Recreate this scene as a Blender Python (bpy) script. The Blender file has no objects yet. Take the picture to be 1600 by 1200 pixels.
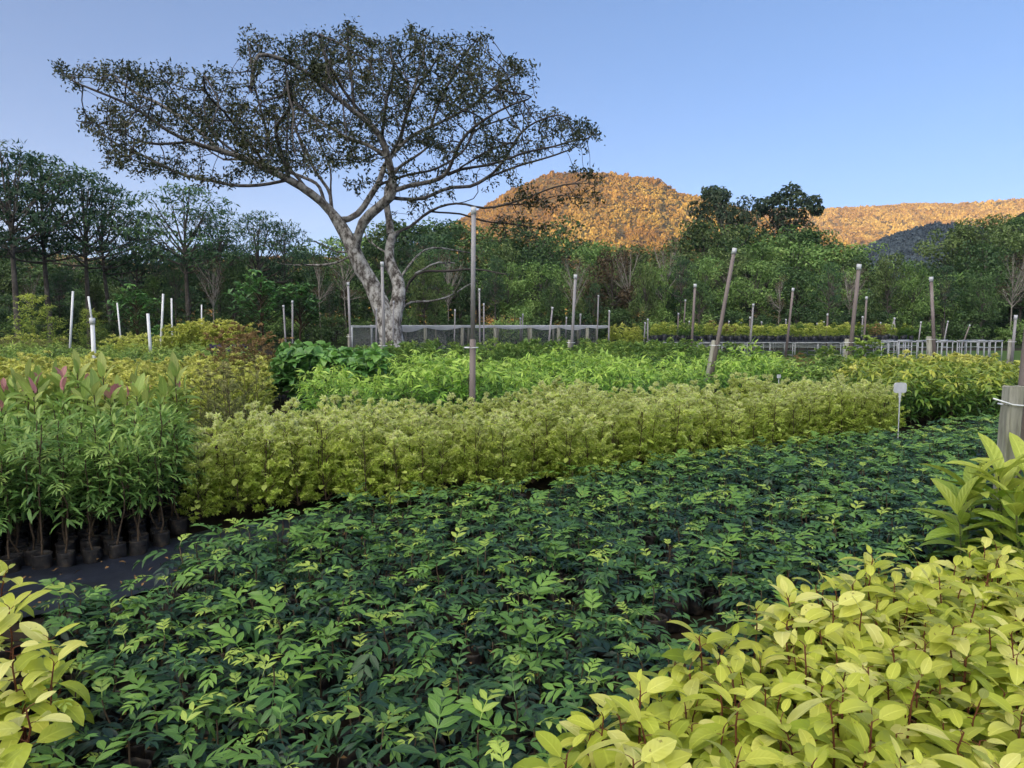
import bpy, math, random
import numpy as np
from mathutils import Vector, Matrix, noise
from mathutils.kdtree import KDTree

rng = np.random.default_rng(11)
random.seed(11)
R = math.radians
SC = bpy.context.scene
COL = SC.collection

# ------------------------------------------------------------------ camera
CAMZ, PITCH, FPX = 1.5, R(4.76), 1142.0          # focal length in pixels of a 1600 px wide frame
CP, SP = math.cos(PITCH), math.sin(PITCH)
def ray(px, py):
    x, y = (px - 800) / FPX, (600 - py) / FPX
    return np.array([x, CP + y * SP, -SP + y * CP])
def gnd(px, py, z=0.0):
    d = ray(px, py); t = (z - CAMZ) / d[2]
    return np.array([0, 0, CAMZ]) + d * t
def atY(px, py, Y):
    d = ray(px, py); return np.array([0, 0, CAMZ]) + d * (Y / d[1])
def proj(p):
    v = np.asarray(p, float) - np.array([0, 0, CAMZ])
    f = v[1] * CP - v[2] * SP; u = v[1] * SP + v[2] * CP
    return 800 + FPX * v[0] / f, 600 - FPX * u / f, f
def pxpoly(pts, z): return np.array([gnd(x, y, z)[:2] for x, y in pts])

cam = bpy.data.cameras.new('camera')
cam.sensor_width = 36; cam.lens = 36 * FPX / 1600
cam.clip_start = 0.05; cam.clip_end = 9000
co = bpy.data.objects.new('camera', cam); COL.objects.link(co)
co.location = (0, 0, CAMZ); co.rotation_euler = (R(90) - PITCH, 0, 0)
SC.camera = co

# ------------------------------------------------------------------ mesh building
def nrm(a):
    return a / np.maximum(np.linalg.norm(a, axis=-1, keepdims=True), 1e-9)

class MB:
    """collects quads; per-vertex vector attribute lf = (tone, across, along)"""
    def __init__(s): s.v, s.f, s.l, s.m, s.n = [], [], [], [], 0
    def add(s, V, F, L, mat=0):
        s.v.append(np.asarray(V, np.float32)); s.f.append(np.asarray(F, np.int64) + s.n)
        s.l.append(np.asarray(L, np.float32)); s.m.append(np.full(len(F), mat, np.int32)); s.n += len(V)
    def arrays(s):
        return (np.concatenate(s.v), np.concatenate(s.f), np.concatenate(s.l), np.concatenate(s.m))
    def copies(s, arr, M3, T):
        V, F, L, m = arr; k = len(T)
        VV = np.einsum('kij,nj->kni', M3, V) + T[:, None, :]
        FF = F[None] + (np.arange(k) * len(V))[:, None, None]
        s.v.append(VV.reshape(-1, 3).astype(np.float32)); s.f.append(FF.reshape(-1, 4) + s.n)
        s.l.append(np.tile(L, (k, 1))); s.m.append(np.tile(m, k)); s.n += k * len(V)
    def mesh(s, name, mats, smooth=True):
        V, F, L, m = s.arrays()
        me = bpy.data.meshes.new(name)
        me.vertices.add(len(V)); me.vertices.foreach_set('co', V.ravel())
        me.loops.add(F.size); me.loops.foreach_set('vertex_index', F.ravel().astype(np.int32))
        me.polygons.add(len(F)); me.polygons.foreach_set('loop_start', np.arange(0, F.size, 4, dtype=np.int32))
        me.polygons.foreach_set('material_index', m)
        me.polygons.foreach_set('use_smooth', np.full(len(F), smooth))
        me.update(calc_edges=True)
        a = me.attributes.new('lf', 'FLOAT_VECTOR', 'POINT'); a.data.foreach_set('vector', L.ravel())
        for x in (mats if isinstance(mats, (list, tuple)) else [mats]): me.materials.append(x)
        return me

PROF = {'ellip': (.6, .75), 'lance': (.7, 1.05), 'heart': (.32, .8), 'blade': (.35, .6)}
def prof(kind, t):
    a, b = PROF[kind]; w = t ** a * (1 - t) ** b; tm = a / (a + b)
    return np.maximum(w / (tm ** a * (1 - tm) ** b), .04)

def arr(x, n): return np.broadcast_to(np.asarray(x, float), (n,)).copy()

def leaf_batch(mb, P, D, U, L, W, droop=.4, fold=.3, tone=.5, kind='ellip', nseg=4, mat=0, mid=True):
    n = len(P)
    if n == 0: return
    P = np.asarray(P, float); D = nrm(np.asarray(D, float)); U = np.asarray(U, float)
    S = nrm(np.cross(D, U)); U = np.cross(S, D)
    L, W, droop, fold, tone = (arr(x, n) for x in (L, W, droop, fold, tone))
    t = np.linspace(0, 1, nseg + 1); ang = droop[:, None] * t[None]
    am = (ang[:, 1:] + ang[:, :-1]) / 2
    z0 = np.zeros((n, 1))
    cx = np.concatenate([z0, np.cumsum(np.cos(am), 1)], 1) / nseg * L[:, None]
    cz = np.concatenate([z0, -np.cumsum(np.sin(am), 1)], 1) / nseg * L[:, None]
    M = P[:, None] + D[:, None] * cx[..., None] + U[:, None] * cz[..., None]
    Ut = U[:, None] * np.cos(ang)[..., None] + D[:, None] * np.sin(ang)[..., None]
    hw = (W[:, None] / 2 * prof(kind, t)[None])[..., None]
    up = Ut * hw * np.sin(fold)[:, None, None]; sd = S[:, None] * hw * np.cos(fold)[:, None, None]
    cols = [M - sd + up, M, M + sd + up] if mid else [M - sd, M + sd]
    sus = [-1, 0, 1] if mid else [-1, 1]
    c = len(cols); V = np.stack(cols, 2)                                   # n, nseg+1, c, 3
    i = np.arange(nseg)[:, None] * c + np.arange(c - 1)[None]
    q = np.stack([i, i + 1, i + 1 + c, i + c], -1).reshape(-1, 4)
    F = (q[None] + (np.arange(n) * (nseg + 1) * c)[:, None, None]).reshape(-1, 4)
    lf = np.empty((n, nseg + 1, c, 3)); lf[..., 0] = tone[:, None, None]
    lf[..., 1] = np.array(sus)[None, None]; lf[..., 2] = t[None, :, None]
    mb.add(V.reshape(-1, 3), F, lf.reshape(-1, 3), mat)

def kite_batch(mb, P, D, U, L, W, tone=.5, mat=0, lift=.18, droop=.25):
    n = len(P)
    if n == 0: return
    P = np.asarray(P, float); D = nrm(np.asarray(D, float)); U = np.asarray(U, float)
    S = nrm(np.cross(D, U)); U = np.cross(S, D)
    L, W, tone = (arr(x, n) for x in (L, W, tone))
    mid = P + D * (L * .45)[:, None]
    a = mid - S * (W / 2)[:, None] + U * (W * lift)[:, None]
    b = mid + S * (W / 2)[:, None] + U * (W * lift)[:, None]
    tip = P + D * L[:, None] - U * (L * droop)[:, None]
    V = np.stack([P, a, tip, b], 1).reshape(-1, 3)
    F = np.arange(4 * n).reshape(-1, 4)
    lf = np.empty((n, 4, 3)); lf[..., 0] = tone[:, None]; lf[..., 1] = [0, -1, 0, 1]; lf[..., 2] = [0, .45, 1, .45]
    mb.add(V, F, lf.reshape(-1, 3), mat)

def pinnate_batch(mb, P, D, U, L, pairs, ll, lw, droop=.6, tone=.5, rg=None, mode='leaf', start=.3, mat=0, nseg=2, fold=.25):
    n = len(P); D = nrm(np.asarray(D, float)); S = nrm(np.cross(D, U)); U = np.cross(S, D)
    L, droop, tone = (arr(x, n) for x in (L, droop, tone))
    leaf_batch(mb, P, D, U, L, .004 + 0 * L, droop, 0, tone, 'blade', 3, mat, mid=False)
    ts = np.linspace(start, .93, pairs)
    oP, oD, oU, oL, oW, oT = [], [], [], [], [], []
    for k, t in enumerate(list(ts) + [1.0]):
        # position along the bent rachis
        a = droop * t; s = np.where(droop > 1e-3, np.sin(a) / np.maximum(droop, 1e-3), t)
        c = np.where(droop > 1e-3, (1 - np.cos(a)) / np.maximum(droop, 1e-3), 0)
        p = P + D * (L * s)[:, None] - U * (L * c)[:, None]
        d = D * np.cos(a)[:, None] - U * np.sin(a)[:, None]; u = U * np.cos(a)[:, None] + D * np.sin(a)[:, None]
        sc = .75 + .35 * math.sin(math.pi * min(t, .95))
        for sg in ((-1, 1) if k < pairs else (0,)):
            f = .55 + .25 * t
            dd = d if sg == 0 else S * (sg * (1 - f * .45)) + d * f + u * .12
            dd = dd + rg.normal(0, .1, dd.shape)
            oP.append(p); oD.append(dd); oU.append(u + rg.normal(0, .15, u.shape))
            oL.append(ll * sc * L / L.mean() * rg.uniform(.85, 1.15, n)); oT.append(np.clip(tone + rg.normal(0, .03, n), 0, 1))
    oP, oD, oU = map(np.concatenate, (oP, oD, oU)); oL, oT = np.concatenate(oL), np.concatenate(oT)
    if mode == 'leaf': leaf_batch(mb, oP, oD, oU, oL, oL * lw / ll, .5, fold, oT, 'lance', nseg, mat)
    else: kite_batch(mb, oP, oD, oU, oL, oL * lw / ll, oT, mat)

def tube(mb, pts, rad, sides=5, tone=.5, mat=0, wob=0.0):
    pts = np.asarray(pts, float); k = len(pts); rad = arr(rad, k)
    T = nrm(np.gradient(pts, axis=0))
    ref = np.array([1.0, 0, 0]) if abs(T[0][0]) < .8 else np.array([0, 1.0, 0])
    A = nrm(np.cross(T, ref)); B = np.cross(T, A)
    th = np.linspace(0, 2 * math.pi, sides, endpoint=False)
    r = rad[:, None] * (1 + (wob * rng.normal(0, 1, (k, sides)) if wob else 0))
    V = pts[:, None] + A[:, None] * (r * np.cos(th))[..., None] + B[:, None] * (r * np.sin(th))[..., None]
    i = np.arange(k - 1)[:, None] * sides; j = np.arange(sides)[None]; j2 = (j + 1) % sides
    F = np.stack([i + j, i + j2, i + sides + j2, i + sides + j], -1).reshape(-1, 4)
    lf = np.empty((k, sides, 3)); lf[..., 0] = tone; lf[..., 1] = np.cos(th)[None]; lf[..., 2] = np.linspace(0, 1, k)[:, None]
    mb.add(V.reshape(-1, 3), F, lf.reshape(-1, 3), mat)

def rod(mb, a, b, r0, r1=None, sides=8, mat=0, tone=.5):
    """straight rod with closed ends"""
    a, b = np.asarray(a, float), np.asarray(b, float); r1 = r0 if r1 is None else r1
    e = nrm(b - a) * 1e-4
    tube(mb, [a, a + e, b - e, b], [r0 * .02, r0, r1, r1 * .02], sides, tone, mat)

def box(mb, c, size, mat=0, ax=None, bev=0.0, tone=.5):
    hx, hy, hz = np.asarray(size, float) / 2; ax = np.eye(3) if ax is None else np.asarray(ax, float)
    q = np.array([(x, y, z) for x in (-1, 1) for y in (-1, 1) for z in (-1, 1)], float) * [hx, hy, hz]
    fs = [(0, 1, 3, 2), (4, 6, 7, 5), (0, 4, 5, 1), (2, 3, 7, 6), (0, 2, 6, 4), (1, 5, 7, 3)]
    V = (q @ ax) + np.asarray(c, float)
    mb.add(V[np.array(fs).ravel()], np.arange(24).reshape(6, 4), np.tile([tone, 0, 0], (24, 1)), mat)

def lathe(mb, prof_rz, sides=10, mat=0, squash=0.0, rg=None, tone=.5):
    pr = np.asarray(prof_rz, float); k = len(pr); th = np.linspace(0, 2 * math.pi, sides, endpoint=False)
    r = pr[:, :1] * (1 + squash * (rg.normal(0, 1, (1, sides)) + .5 * rg.normal(0, 1, (k, sides))) if rg is not None else np.ones((1, sides)))
    V = np.stack([r * np.cos(th), r * np.sin(th), np.repeat(pr[:, 1:], sides, 1)], -1)
    i = np.arange(k - 1)[:, None] * sides; j = np.arange(sides)[None]; j2 = (j + 1) % sides
    F = np.stack([i + j, i + j2, i + sides + j2, i + sides + j], -1).reshape(-1, 4)
    mb.add(V.reshape(-1, 3), F, np.tile([tone, 0, 0], (k * sides, 1)), mat)

def grid_mesh(mb, P, mat=0, tone=.5):
    a, b = P.shape[:2]; i = np.arange(a - 1)[:, None] * b + np.arange(b - 1)[None]
    F = np.stack([i, i + 1, i + 1 + b, i + b], -1).reshape(-1, 4)
    L = np.zeros((a * b, 3)); L[:, 0] = tone
    mb.add(P.reshape(-1, 3), F, L, mat)

# ------------------------------------------------------------------ objects
def link(name, data, parent=None, loc=None):
    o = bpy.data.objects.new(name, data); COL.objects.link(o)
    if parent is not None: o.parent = parent
    if loc is not None: o.location = [float(v) for v in loc]
    return o
def tag(o, label, cat, group=None, kind=None):
    o['label'] = label; o['category'] = cat
    if group: o['group'] = group
    if kind: o['kind'] = kind
    return o
def thing(name, label, cat, loc=(0, 0, 0), rz=0.0, group=None, s=1.0):
    o = link(name, None, None, loc); o.rotation_euler = (0, 0, float(rz)); o.scale = (float(s),) * 3 if np.isscalar(s) else tuple(map(float, s))
    o.empty_display_size = .05
    return tag(o, label, cat, group)
def struct(name, me, label=None, cat=None):
    o = link(name, me); o['kind'] = 'structure'
    if label: tag(o, label, cat)
    return o
def part(name, me, parent, label=None):
    o = link(name, me, parent)
    if label: o['label'] = label
    return o

def inpoly(poly, p):
    x, y = p; c = False; n = len(poly)
    for i in range(n):
        x1, y1 = poly[i]; x2, y2 = poly[i - 1]
        if (y1 > y) != (y2 > y) and x < (x2 - x1) * (y - y1) / (y2 - y1) + x1: c = not c
    return c
def scatter(poly, sp, ang=0.0, jit=.25):
    poly = np.asarray(poly, float); c, s = math.cos(ang), math.sin(ang)
    q = poly @ np.array([[c, -s], [s, c]]); lo, hi = q.min(0), q.max(0); out = []
    for a in np.arange(lo[0], hi[0], sp):
        for b in np.arange(lo[1], hi[1], sp):
            d = np.array([a, b]) + rng.uniform(-jit, jit, 2) * sp
            w = d @ np.array([[c, s], [-s, c]])
            if inpoly(poly, w): out.append(w)
    return np.array(out)

# ------------------------------------------------------------------ materials
def newmat(name):
    m = bpy.data.materials.new(name); m.use_nodes = True; nt = m.node_tree; nt.nodes.clear()
    out = nt.nodes.new('ShaderNodeOutputMaterial')
    def N(t, **k):
        n = nt.nodes.new(t)
        for a, v in k.items(): setattr(n, a, v)
        return n
    return m, nt, N, nt.links.new, out
def mathn(N, lk, op, a, b=None, c=None, clamp=False):
    n = N('ShaderNodeMath', operation=op, use_clamp=clamp)
    for i, v in enumerate((a, b, c)):
        if v is None: continue
        if isinstance(v, (int, float)): n.inputs[i].default_value = v
        else: lk(v, n.inputs[i])
    return n.outputs[0]
def ramp(N, lk, fac, stops, interp='LINEAR'):
    r = N('ShaderNodeValToRGB'); cr = r.color_ramp; cr.interpolation = interp
    while len(cr.elements) < len(stops): cr.elements.new(.5)
    for e, (p, c) in zip(cr.elements, stops): e.position = p; e.color = (*c, 1)
    lk(fac, r.inputs[0]); return r.outputs[0]

def leaf_mat(name, stops, trans=.35, rough=.45, spec=.35, veins=0.0, var=.14, spots=0.0, nscale=6.0, under=0.0):
    m, nt, N, lk, out = newmat(name)
    at = N('ShaderNodeAttribute', attribute_name='lf'); sx = N('ShaderNodeSeparateXYZ'); lk(at.outputs['Vector'], sx.inputs[0])
    oi = N('ShaderNodeObjectInfo'); tc = N('ShaderNodeTexCoord')
    nz = N('ShaderNodeTexNoise'); nz.inputs['Scale'].default_value = nscale; nz.inputs['Detail'].default_value = 2
    lk(tc.outputs['Object'], nz.inputs['Vector'])
    f = mathn(N, lk, 'MULTIPLY_ADD', oi.outputs['Random'], var, sx.outputs[0])
    f = mathn(N, lk, 'MULTIPLY_ADD', nz.outputs[0], var * 1.2, f)
    f = mathn(N, lk, 'SUBTRACT', f, var * 1.1, clamp=True)
    col = ramp(N, lk, f, stops)
    hs = N('ShaderNodeHueSaturation'); lk(col, hs.inputs['Color'])
    lk(mathn(N, lk, 'MULTIPLY_ADD', oi.outputs['Random'], .3, .85), hs.inputs['Value'])
    lk(mathn(N, lk, 'MULTIPLY_ADD', nz.outputs[0], .03, .485), hs.inputs['Hue']); col = hs.outputs[0]
    nrm_in = None
    if veins:
        au = mathn(N, lk, 'ABSOLUTE', sx.outputs[1])
        mr = N('ShaderNodeMapRange'); mr.inputs[1].default_value = .03; mr.inputs[2].default_value = .12; mr.inputs[3].default_value = 1; mr.inputs[4].default_value = 0
        lk(au, mr.inputs[0])
        mx = N('ShaderNodeMix', data_type='RGBA', blend_type='SCREEN'); lk(mathn(N, lk, 'MULTIPLY', mr.outputs[0], .45), mx.inputs[0])
        lk(col, mx.inputs[6]); lk(col, mx.inputs[7]); col = mx.outputs[2]
        ph = mathn(N, lk, 'MULTIPLY_ADD', au, -1.6, mathn(N, lk, 'MULTIPLY', sx.outputs[2], 7.0))
        wv = mathn(N, lk, 'SINE', mathn(N, lk, 'MULTIPLY', ph, 6.283))
        bp = N('ShaderNodeBump'); bp.inputs['Strength'].default_value = veins; bp.inputs['Distance'].default_value = .004
        lk(mathn(N, lk, 'SUBTRACT', wv, mathn(N, lk, 'MULTIPLY', mr.outputs[0], 1.5)), bp.inputs['Height']); nrm_in = bp.outputs[0]
    if spots:
        n2 = N('ShaderNodeTexNoise'); n2.inputs['Scale'].default_value = 55; n2.inputs['Detail'].default_value = 3; lk(tc.outputs['Object'], n2.inputs['Vector'])
        m2 = N('ShaderNodeMapRange'); m2.inputs[1].default_value = .69; m2.inputs[2].default_value = .74; lk(n2.outputs[0], m2.inputs[0])
        mx = N('ShaderNodeMix', data_type='RGBA'); lk(mathn(N, lk, 'MULTIPLY', m2.outputs[0], spots), mx.inputs[0]); lk(col, mx.inputs[6]); mx.inputs[7].default_value = (.12, .07, .02, 1); col = mx.outputs[2]
    if under:                                             # paler leaf underside
        ge = N('ShaderNodeNewGeometry'); mx = N('ShaderNodeMix', data_type='RGBA'); lk(mathn(N, lk, 'MULTIPLY', ge.outputs['Backfacing'], under), mx.inputs[0]); lk(col, mx.inputs[6]); mx.inputs[7].default_value = (.62, .66, .36, 1); col = mx.outputs[2]
    b = N('ShaderNodeBsdfPrincipled'); lk(col, b.inputs['Base Color']); b.inputs['Roughness'].default_value = rough
    b.inputs['Specular IOR Level'].default_value = spec
    if nrm_in: lk(nrm_in, b.inputs['Normal'])
    t = N('ShaderNodeBsdfTranslucent'); lk(col, t.inputs['Color'])
    ms = N('ShaderNodeMixShader'); ms.inputs[0].default_value = trans; lk(b.outputs[0], ms.inputs[1]); lk(t.outputs[0], ms.inputs[2]); lk(ms.outputs[0], out.inputs[0])
    return m

def noise_mat(name, stops, scale=8.0, rough=.8, spec=.3, bump=.0, coord='Object', detail=5, stretch=(1, 1, 1), metallic=0.0, dist=.02):
    m, nt, N, lk, out = newmat(name)
    tc = N('ShaderNodeTexCoord'); mp = N('ShaderNodeMapping'); mp.inputs['Scale'].default_value = stretch
    if coord == 'World':
        g = N('ShaderNodeNewGeometry'); lk(g.outputs['Position'], mp.inputs[0])
    else: lk(tc.outputs[coord], mp.inputs[0])
    nz = N('ShaderNodeTexNoise'); nz.inputs['Scale'].default_value = scale; nz.inputs['Detail'].default_value = detail; nz.inputs['Roughness'].default_value = .62
    lk(mp.outputs[0], nz.inputs['Vector']); col = ramp(N, lk, nz.outputs[0], stops)
    b = N('ShaderNodeBsdfPrincipled'); lk(col, b.inputs['Base Color']); b.inputs['Roughness'].default_value = rough; b.inputs['Specular IOR Level'].default_value = spec; b.inputs['Metallic'].default_value = metallic
    if bump:
        bp = N('ShaderNodeBump'); bp.inputs['Strength'].default_value = bump; bp.inputs['Distance'].default_value = dist; lk(nz.outputs[0], bp.inputs['Height']); lk(bp.outputs[0], b.inputs['Normal'])
    lk(b.outputs[0], out.inputs[0]); return m

# ------------------------------------------------------------------ light: low sun behind a ridge, blue sky
SUN_EL, SUN_AZ = 7.0, 219.7                        # azimuth clockwise from +Y
sd = Vector((math.sin(R(SUN_AZ)) * math.cos(R(SUN_EL)), math.cos(R(SUN_AZ)) * math.cos(R(SUN_EL)), math.sin(R(SUN_EL))))
w = bpy.data.worlds.new('World'); SC.world = w; w.use_nodes = True
nt = w.node_tree; bg = nt.nodes['Background']
sky = nt.nodes.new('ShaderNodeTexSky'); sky.sky_type = 'NISHITA'; sky.sun_disc = False
sky.sun_elevation = R(SUN_EL); sky.sun_rotation = R(SUN_AZ)
sky.air_density = .5; sky.dust_density = 0.0; sky.ozone_density = 1.7
# bright patch added to the unseen sky behind the camera, fills the shaded beds
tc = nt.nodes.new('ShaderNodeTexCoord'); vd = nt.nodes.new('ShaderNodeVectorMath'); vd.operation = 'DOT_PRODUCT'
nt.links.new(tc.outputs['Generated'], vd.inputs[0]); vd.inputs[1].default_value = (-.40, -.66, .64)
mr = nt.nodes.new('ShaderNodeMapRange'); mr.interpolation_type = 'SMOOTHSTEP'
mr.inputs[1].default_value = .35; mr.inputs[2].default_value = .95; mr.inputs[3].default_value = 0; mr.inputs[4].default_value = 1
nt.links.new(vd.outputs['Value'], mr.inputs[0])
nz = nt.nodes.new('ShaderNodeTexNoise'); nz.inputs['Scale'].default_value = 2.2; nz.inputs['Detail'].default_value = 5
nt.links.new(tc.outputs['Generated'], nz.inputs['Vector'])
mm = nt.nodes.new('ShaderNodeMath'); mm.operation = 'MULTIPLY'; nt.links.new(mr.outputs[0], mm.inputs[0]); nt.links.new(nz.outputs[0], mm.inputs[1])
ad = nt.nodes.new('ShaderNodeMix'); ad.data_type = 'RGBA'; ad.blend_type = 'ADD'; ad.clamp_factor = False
gm = nt.nodes.new('ShaderNodeGamma'); gm.inputs[1].default_value = .74; nt.links.new(sky.outputs[0], gm.inputs[0])
wb = nt.nodes.new('ShaderNodeMix'); wb.data_type = 'RGBA'; wb.blend_type = 'MULTIPLY'; wb.inputs[0].default_value = 1; wb.inputs[7].default_value = (.57, .745, .95, 1); wb.clamp_result = False
nt.links.new(gm.outputs[0], wb.inputs[6])
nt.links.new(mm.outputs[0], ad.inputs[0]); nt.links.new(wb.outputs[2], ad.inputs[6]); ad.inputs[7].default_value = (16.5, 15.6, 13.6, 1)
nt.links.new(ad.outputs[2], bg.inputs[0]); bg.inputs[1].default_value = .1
sl = bpy.data.lights.new('sun', 'SUN'); sl.energy = 4.9; sl.angle = R(.5); sl.color = (1, .57, .17)
so = link('sun', sl); so.rotation_euler = sd.to_track_quat('Z', 'Y').to_euler()
SC.view_settings.view_transform = 'Standard'; SC.view_settings.look = 'None'; SC.view_settings.gamma = 1
SC.view_settings.exposure = 2.05
SC.cycles.max_bounces = 8; SC.cycles.transparent_max_bounces = 16; SC.cycles.use_denoising = True
SC.cycles.diffuse_bounces = 4; SC.cycles.transmission_bounces = 6; SC.cycles.glossy_bounces = 2
SC.cycles.caustics_reflective = False; SC.cycles.caustics_refractive = False

# ------------------------------------------------------------------ ground and hills
M_soil = noise_mat('soil', [(.3, (.010, .008, .006)), (.55, (.028, .021, .014)), (.75, (.05, .038, .024))], 3.0, .95, .1, .6, 'World', 8, dist=.03)
M_floor = noise_mat('forest_floor', [(.35, (.008, .012, .005)), (.6, (.03, .045, .014)), (.8, (.05, .07, .02))], 1.2, .95, .1, .5, 'World', 8)
M_lawn = noise_mat('lawn', [(.3, (.03, .06, .015)), (.7, (.08, .13, .03))], 4, .95, .1, .6, 'World', 8)
M_road = noise_mat('road', [(.3, (.16, .155, .15)), (.6, (.24, .235, .225)), (.8, (.33, .32, .31))], 6, .9, .2, .4, 'World', 8)
mb = MB(); g = np.array([-2900, -1500, -400, -100, -40, -15, 0, 15, 40, 100, 400, 1500, 2900.])
X, Y = np.meshgrid(g, g, indexing='xy'); grid_mesh(mb, np.stack([X, Y, 0 * X], -1)); struct('ground', mb.mesh('ground', M_soil))
def sheet(name, pts, z, mat):
    mb = MB(); p = np.array([[x, y, z] for x, y in pts], float); mb.add(p, [[0, 1, 2, 3]], np.zeros((4, 3))); return struct(name, mb.mesh(name, mat))
sheet('forest_floor', [(-90, 47), (160, 40), (160, 150), (-90, 150)], .004, M_floor)
sheet('lawn', [(8, 27.5), (60, 24.5), (60, 39.9), (8, 39.9)], .004, M_lawn)
sheet('gravel_road', [(9.5, 19.6), (60, 17.5), (60, 25.2), (11, 26.8)], .008, M_road)

def fbm(x, y, z=0.0, o=5):
    return noise.fractal(Vector((x, y, z)), .9, 2.1, o)

M_hill = noise_mat('hill_soil', [(.3, (.035, .03, .012)), (.7, (.08, .06, .025))], .05, .95, .1, .0, 'World', 6)
def hill_surface(name, pr, r_top, r_base, rough, seed, canopy, nu=150, nv=40, back=.5):
    """a ridge whose crest follows pr (px, py): returns object and a function (px, v) -> point"""
    px = np.array([p[0] for p in pr], float); py = np.array([p[1] for p in pr], float)
    us = np.linspace(px[0], px[-1], nu); vs = np.concatenate([np.linspace(0, 1, nv), 1 + np.linspace(.05, back, nv // 3)])
    def pt(u, v):
        y_ = np.interp(u, px, py); d = ray(u, y_)
        r = r_base + (r_top - r_base) * v; top = CAMZ + d[2] / d[1] * r_top - canopy
        x = d[0] / d[1] * r
        s = v ** 1.15 if v <= 1 else 1 - (v - 1) ** 1.5 * .8
        s = max(s, 0)
        gul = rough * (fbm(x * .006 + seed, r * .0022, seed) + .45 * fbm(x * .018, r * .008, seed + 3)) * math.sin(math.pi * min(max(v, 0), 1)) ** .7
        return np.array([x, r, max(top * s + gul * (1 if v <= 1 else 0), -3)])
    P = np.array([[pt(u, v) for u in us] for v in vs])
    mb = MB(); grid_mesh(mb, P); o = struct(name, mb.mesh(name, M_hill)); return o, pt

def crown_templates(k, cards, size):
    """lumpy far crowns: many leaf-clump faces spread over a rough dome of unit radius"""
    out = []
    for i in range(k):
        rg = np.random.default_rng(100 + i); d = nrm(rg.normal(0, 1, (cards, 3)) + [0, 0, .35]); d[:, 2] = np.abs(d[:, 2]) * 1.0 - .25
        rad = rg.uniform(.72, 1.08, cards); P = d * rad[:, None] * [1, 1, .85]
        nrml = nrm(d + rg.normal(0, .27, d.shape)); D = nrm(np.cross(nrml, rg.normal(0, 1, d.shape)))
        mb = MB(); L = size * rg.uniform(.7, 1.3, cards)
        kite_batch(mb, P - D * (L / 2)[:, None], D, nrml, L, L * .8, rg.uniform(.2, .8, cards), lift=.1, droop=.1)
        out.append(mb.arrays())
    return out
TPL = crown_templates(6, 20, .8)
def forest_cover(name, pt, u0, u1, n, r0, r1, mat, seed, vlo=.0, vhi=1.06, keep=None):
    rg = np.random.default_rng(seed); mb = MB(); us = rg.uniform(u0, u1, n); vs = rg.uniform(vlo, vhi, n) ** .8; T, S, TN = [], [], []
    for u, v in zip(us, vs):
        p = pt(u, v); q = proj(p)
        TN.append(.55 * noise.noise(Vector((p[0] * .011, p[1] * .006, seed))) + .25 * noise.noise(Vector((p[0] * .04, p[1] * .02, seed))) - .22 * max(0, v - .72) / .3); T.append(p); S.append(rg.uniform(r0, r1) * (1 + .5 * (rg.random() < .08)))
    T, S, TN = np.array(T), np.array(S), np.array(TN); k = rg.integers(0, len(TPL), n)
    for i in range(len(TPL)):
        sel = k == i; a = rg.uniform(0, 6.28, sel.sum()); s = S[sel]
        M3 = np.zeros((sel.sum(), 3, 3)); M3[:, 0, 0] = np.cos(a) * s; M3[:, 0, 1] = -np.sin(a) * s; M3[:, 1, 0] = np.sin(a) * s; M3[:, 1, 1] = np.cos(a) * s; M3[:, 2, 2] = s * rg.uniform(.8, 1.5, sel.sum())
        V, F, L, m = TPL[i]
        base = mb.n; mb.copies(TPL[i], M3, T[sel] + [0, 0, .35] * s[:, None])
        tn = np.repeat(TN[sel] + rg.uniform(-.14, .14, sel.sum()), len(V)); mb.l[-1] = mb.l[-1] + np.stack([tn, 0 * tn, 0 * tn], -1).astype(np.float32)
    o = link(name, mb.mesh(name, mat, False)); o['kind'] = 'stuff'; return o
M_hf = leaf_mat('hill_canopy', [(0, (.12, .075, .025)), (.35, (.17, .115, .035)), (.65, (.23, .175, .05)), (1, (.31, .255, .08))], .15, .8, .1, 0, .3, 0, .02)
M_sf = leaf_mat('spur_canopy', [(0, (.04, .052, .062)), (.5, (.066, .085, .095)), (1, (.10, .125, .13))], .15, .8, .1, 0, .3, 0, .02)  # slight blue of skylit shade and haze painted into the canopy colour

pr_main = [(-500, 420), (-200, 405), (0, 392), (120, 398), (250, 412), (380, 398), (480, 398), (560, 400), (640, 385), (700, 350), (750, 322), (800, 292), (850, 268), (900, 264), (960, 267), (1010, 273), (1030, 277), (1060, 297), (1110, 305), (1160, 322), (1220, 345), (1300, 372), (1400, 410), (1500, 440)]
pr_far = [(1000, 400), (1080, 350), (1130, 332), (1200, 324), (1280, 324), (1340, 321), (1400, 318), (1500, 315), (1560, 311), (1600, 308), (1720, 300), (1900, 310), (2000, 330)]
pr_spur = [(1290, 425), (1320, 402), (1345, 385), (1370, 371), (1400, 359), (1450, 347), (1490, 345), (1540, 350), (1600, 345), (1700, 330), (1850, 335), (2000, 380)]
o, pt_main = hill_surface('sunlit_hill', pr_main, 820, 420, 30, 3.1, 5)
o, pt_far = hill_surface('distant_ridge', pr_far, 1500, 900, 26, 8.4, 6, 120, 30)
o, pt_spur = hill_surface('shaded_spur', pr_spur, 480, 300, 5, 5.5, 4, 70, 24)
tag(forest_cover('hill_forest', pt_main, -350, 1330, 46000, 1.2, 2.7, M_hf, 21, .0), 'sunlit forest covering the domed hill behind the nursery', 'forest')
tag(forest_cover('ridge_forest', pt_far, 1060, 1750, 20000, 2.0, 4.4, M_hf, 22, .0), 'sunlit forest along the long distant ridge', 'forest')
tag(forest_cover('spur_forest', pt_spur, 1290, 1800, 7000, 1.1, 2.1, M_sf, 23, .0), 'bluish shaded forest on the spur below the distant ridge', 'forest')

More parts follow.
